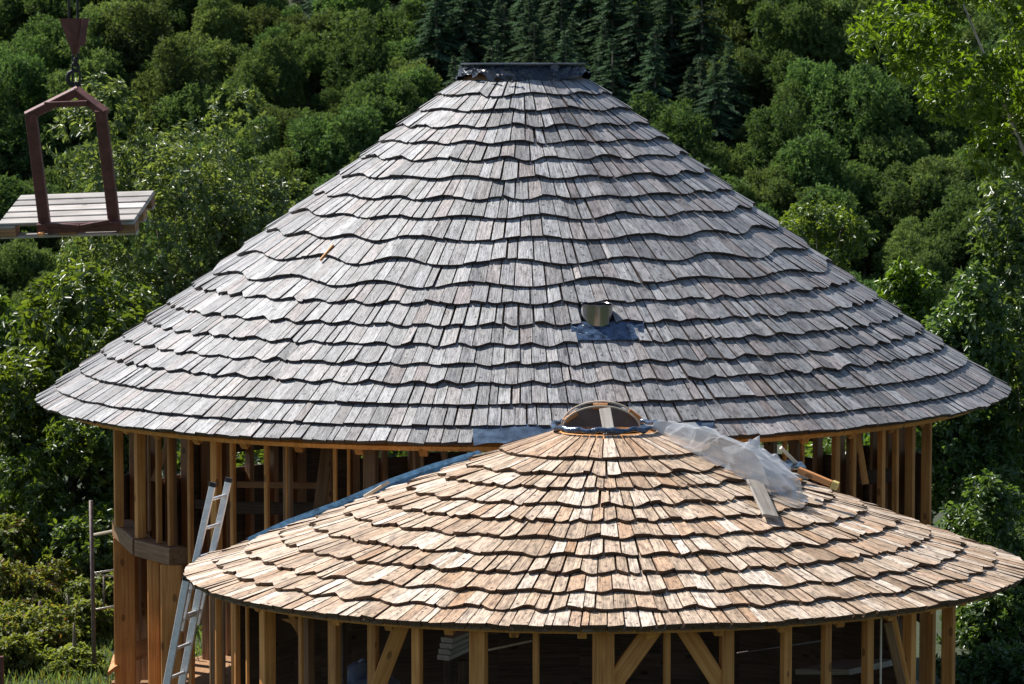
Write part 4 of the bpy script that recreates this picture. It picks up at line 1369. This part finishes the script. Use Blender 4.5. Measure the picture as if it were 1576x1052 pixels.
near_tree('walnut_tree', 262, 395, 54, 185, 320, 28, .34, 3400, 9, .115, .05, M_LEAF_P, 'tall leafy green tree behind the hanging pallet', 101)
near_tree('leafy_tree', 110, 610, 46.5, 150, 245, 22, .36, 2300, 9, .13, .058, M_LEAF_L, 'bright green tree left of the large roof below the pallet', 102)
near_tree('leafy_tree', -10, 640, 48.5, 150, 190, 18, .38, 1500, 9, .125, .055, M_LEAF_L, 'leafy green tree at the left picture edge', 103)
near_tree('leafy_tree', 110, 790, 45.5, 150, 150, 16, .40, 1800, 9, .105, .05, M_LEAF_L, 'dark green tree beside the left corner of the large house', 104)
for i, (px, py, D, rx_, rz_, nc, txt) in enumerate([
        (-15, 870, 45.0, 95, 95, 1500, 'tall scrub bush with brown-tipped leaves at the left edge'),
        (85, 880, 45.4, 80, 85, 1300, 'brown-flecked scrub bush just left of the scaffold pole'),
        (35, 925, 43.6, 85, 60, 1100, 'mid-height yellow-green scrub in front of the brown-tipped bush'),
        (-20, 960, 42.6, 70, 52, 900, 'low scrub clump by the rust-red post'),
        (110, 965, 43.0, 70, 50, 900, 'low scrub clump at the foot of the scaffold pole'),
        (45, 985, 41.9, 75, 40, 900, 'pale scrub clump in front of the other scrub'),
        (-5, 1022, 40.6, 60, 34, 700, 'lowest pale weed clump at the lower left corner'),
        (115, 1020, 40.9, 62, 34, 700, 'pale weed clump in the grass left of the orange panel')]):
    near_tree('scrub_bush', px, py, D, rx_, rz_, 18, .40, nc, 9, .07, .042, M_LEAF_B, txt, 140 + i, dry=.24 - .035 * i, cat='bush', up=1.0, kr=(.3, 1.0))
near_tree('hedge_bush', 150, 925, 44, 95, 125, 16, .38, 1900, 9, .075, .04, M_LEAF_B, 'green bush seen behind the lower left posts', 106, dry=.08, cat='bush')
near_tree('low_shrub', 60, 1005, 42.5, 110, 42, 12, .45, 1200, 8, .06, .035, M_LEAF_B, 'low pale green shrub on the ground at the lower left corner', 107, dry=.03, cat='shrub')
near_tree('ash_tree', 1600, 70, 35.5, 235, 200, 36, .26, 4600, 9, .088, .036, M_LEAF_R, 'bright yellow-green tree reaching in at the top right corner', 108, bark=M_BARKL, trunk_px=1720, up=.1, spread=(30, 80))
near_tree('walnut_tree', 1580, 560, 47, 135, 280, 24, .36, 2400, 9, .12, .055, M_LEAF_W, 'tall silvery green tree at the right picture edge', 109)
near_tree('walnut_tree', 1480, 640, 46, 90, 230, 20, .38, 2000, 9, .11, .05, M_LEAF_W, 'dense green tree just right of the large roof', 110)
near_tree('young_tree', 1392, 500, 50, 52, 105, 12, .42, 900, 9, .10, .042, M_LEAF_R, 'small bright green tree top behind the right slope of the roof', 111)
near_tree('walnut_tree', 1545, 930, 43, 110, 190, 20, .40, 2000, 9, .10, .048, M_LEAF_W, 'shaded green tree at the lower right beside the hut', 112)
near_tree('young_tree', 1265, 395, 66, 70, 85, 10, .45, 700, 8, .11, .05, M_LEAF_L, 'pale green tree top showing above the upper right roof slope', 113)
near_tree('low_shrub', 1530, 1045, 39.5, 100, 55, 12, .45, 1200, 8, .08, .042, M_LEAF_W, 'dark green shrub at the lower right corner', 114, cat='shrub')
for i, (px, D, w_) in enumerate([(390, 50, 120), (560, 51, 130), (1260, 50, 130), (1370, 49, 90)]):
    near_tree('hedge_bush', px, 745, D, w_, 75, 9, .5, 700, 8, .11, .055, M_LEAF_L,
              ['green bush glimpsed through the left openings of the large house', 'green bush glimpsed through the middle openings of the large house',
               'green bush glimpsed through the right openings of the large house', 'green bush behind the right corner posts of the large house'][i], 120 + i, cat='bush')
# -- rough grass on the plot at the lower left
rs = np.random.RandomState(9)
n = 17000
bx = np.stack([rs.uniform(-8.5, -2.9, n), rs.uniform(35.5, 45.5, n), np.zeros(n)], 1)
d = np.stack([rs.normal(scale=.35, size=n), rs.normal(scale=.35, size=n), np.ones(n)], 1)
me = leaf_mesh('grass', bx, d, rs.normal(size=(n, 3)), rs.uniform(.06, .17, n), rs.uniform(.012, .026, n), np.clip(rs.normal(.75, .25, n), 0, 1), np.where(rs.uniform(size=n) < .2, .6, 0))
tag(link('grass', me, M_LEAF_P), 'rough grass on the plot at the lower left', 'grass', kind='stuff')
print('tris', sum(len(m.loops) - 2 * len(m.polygons) for m in bpy.data.meshes))
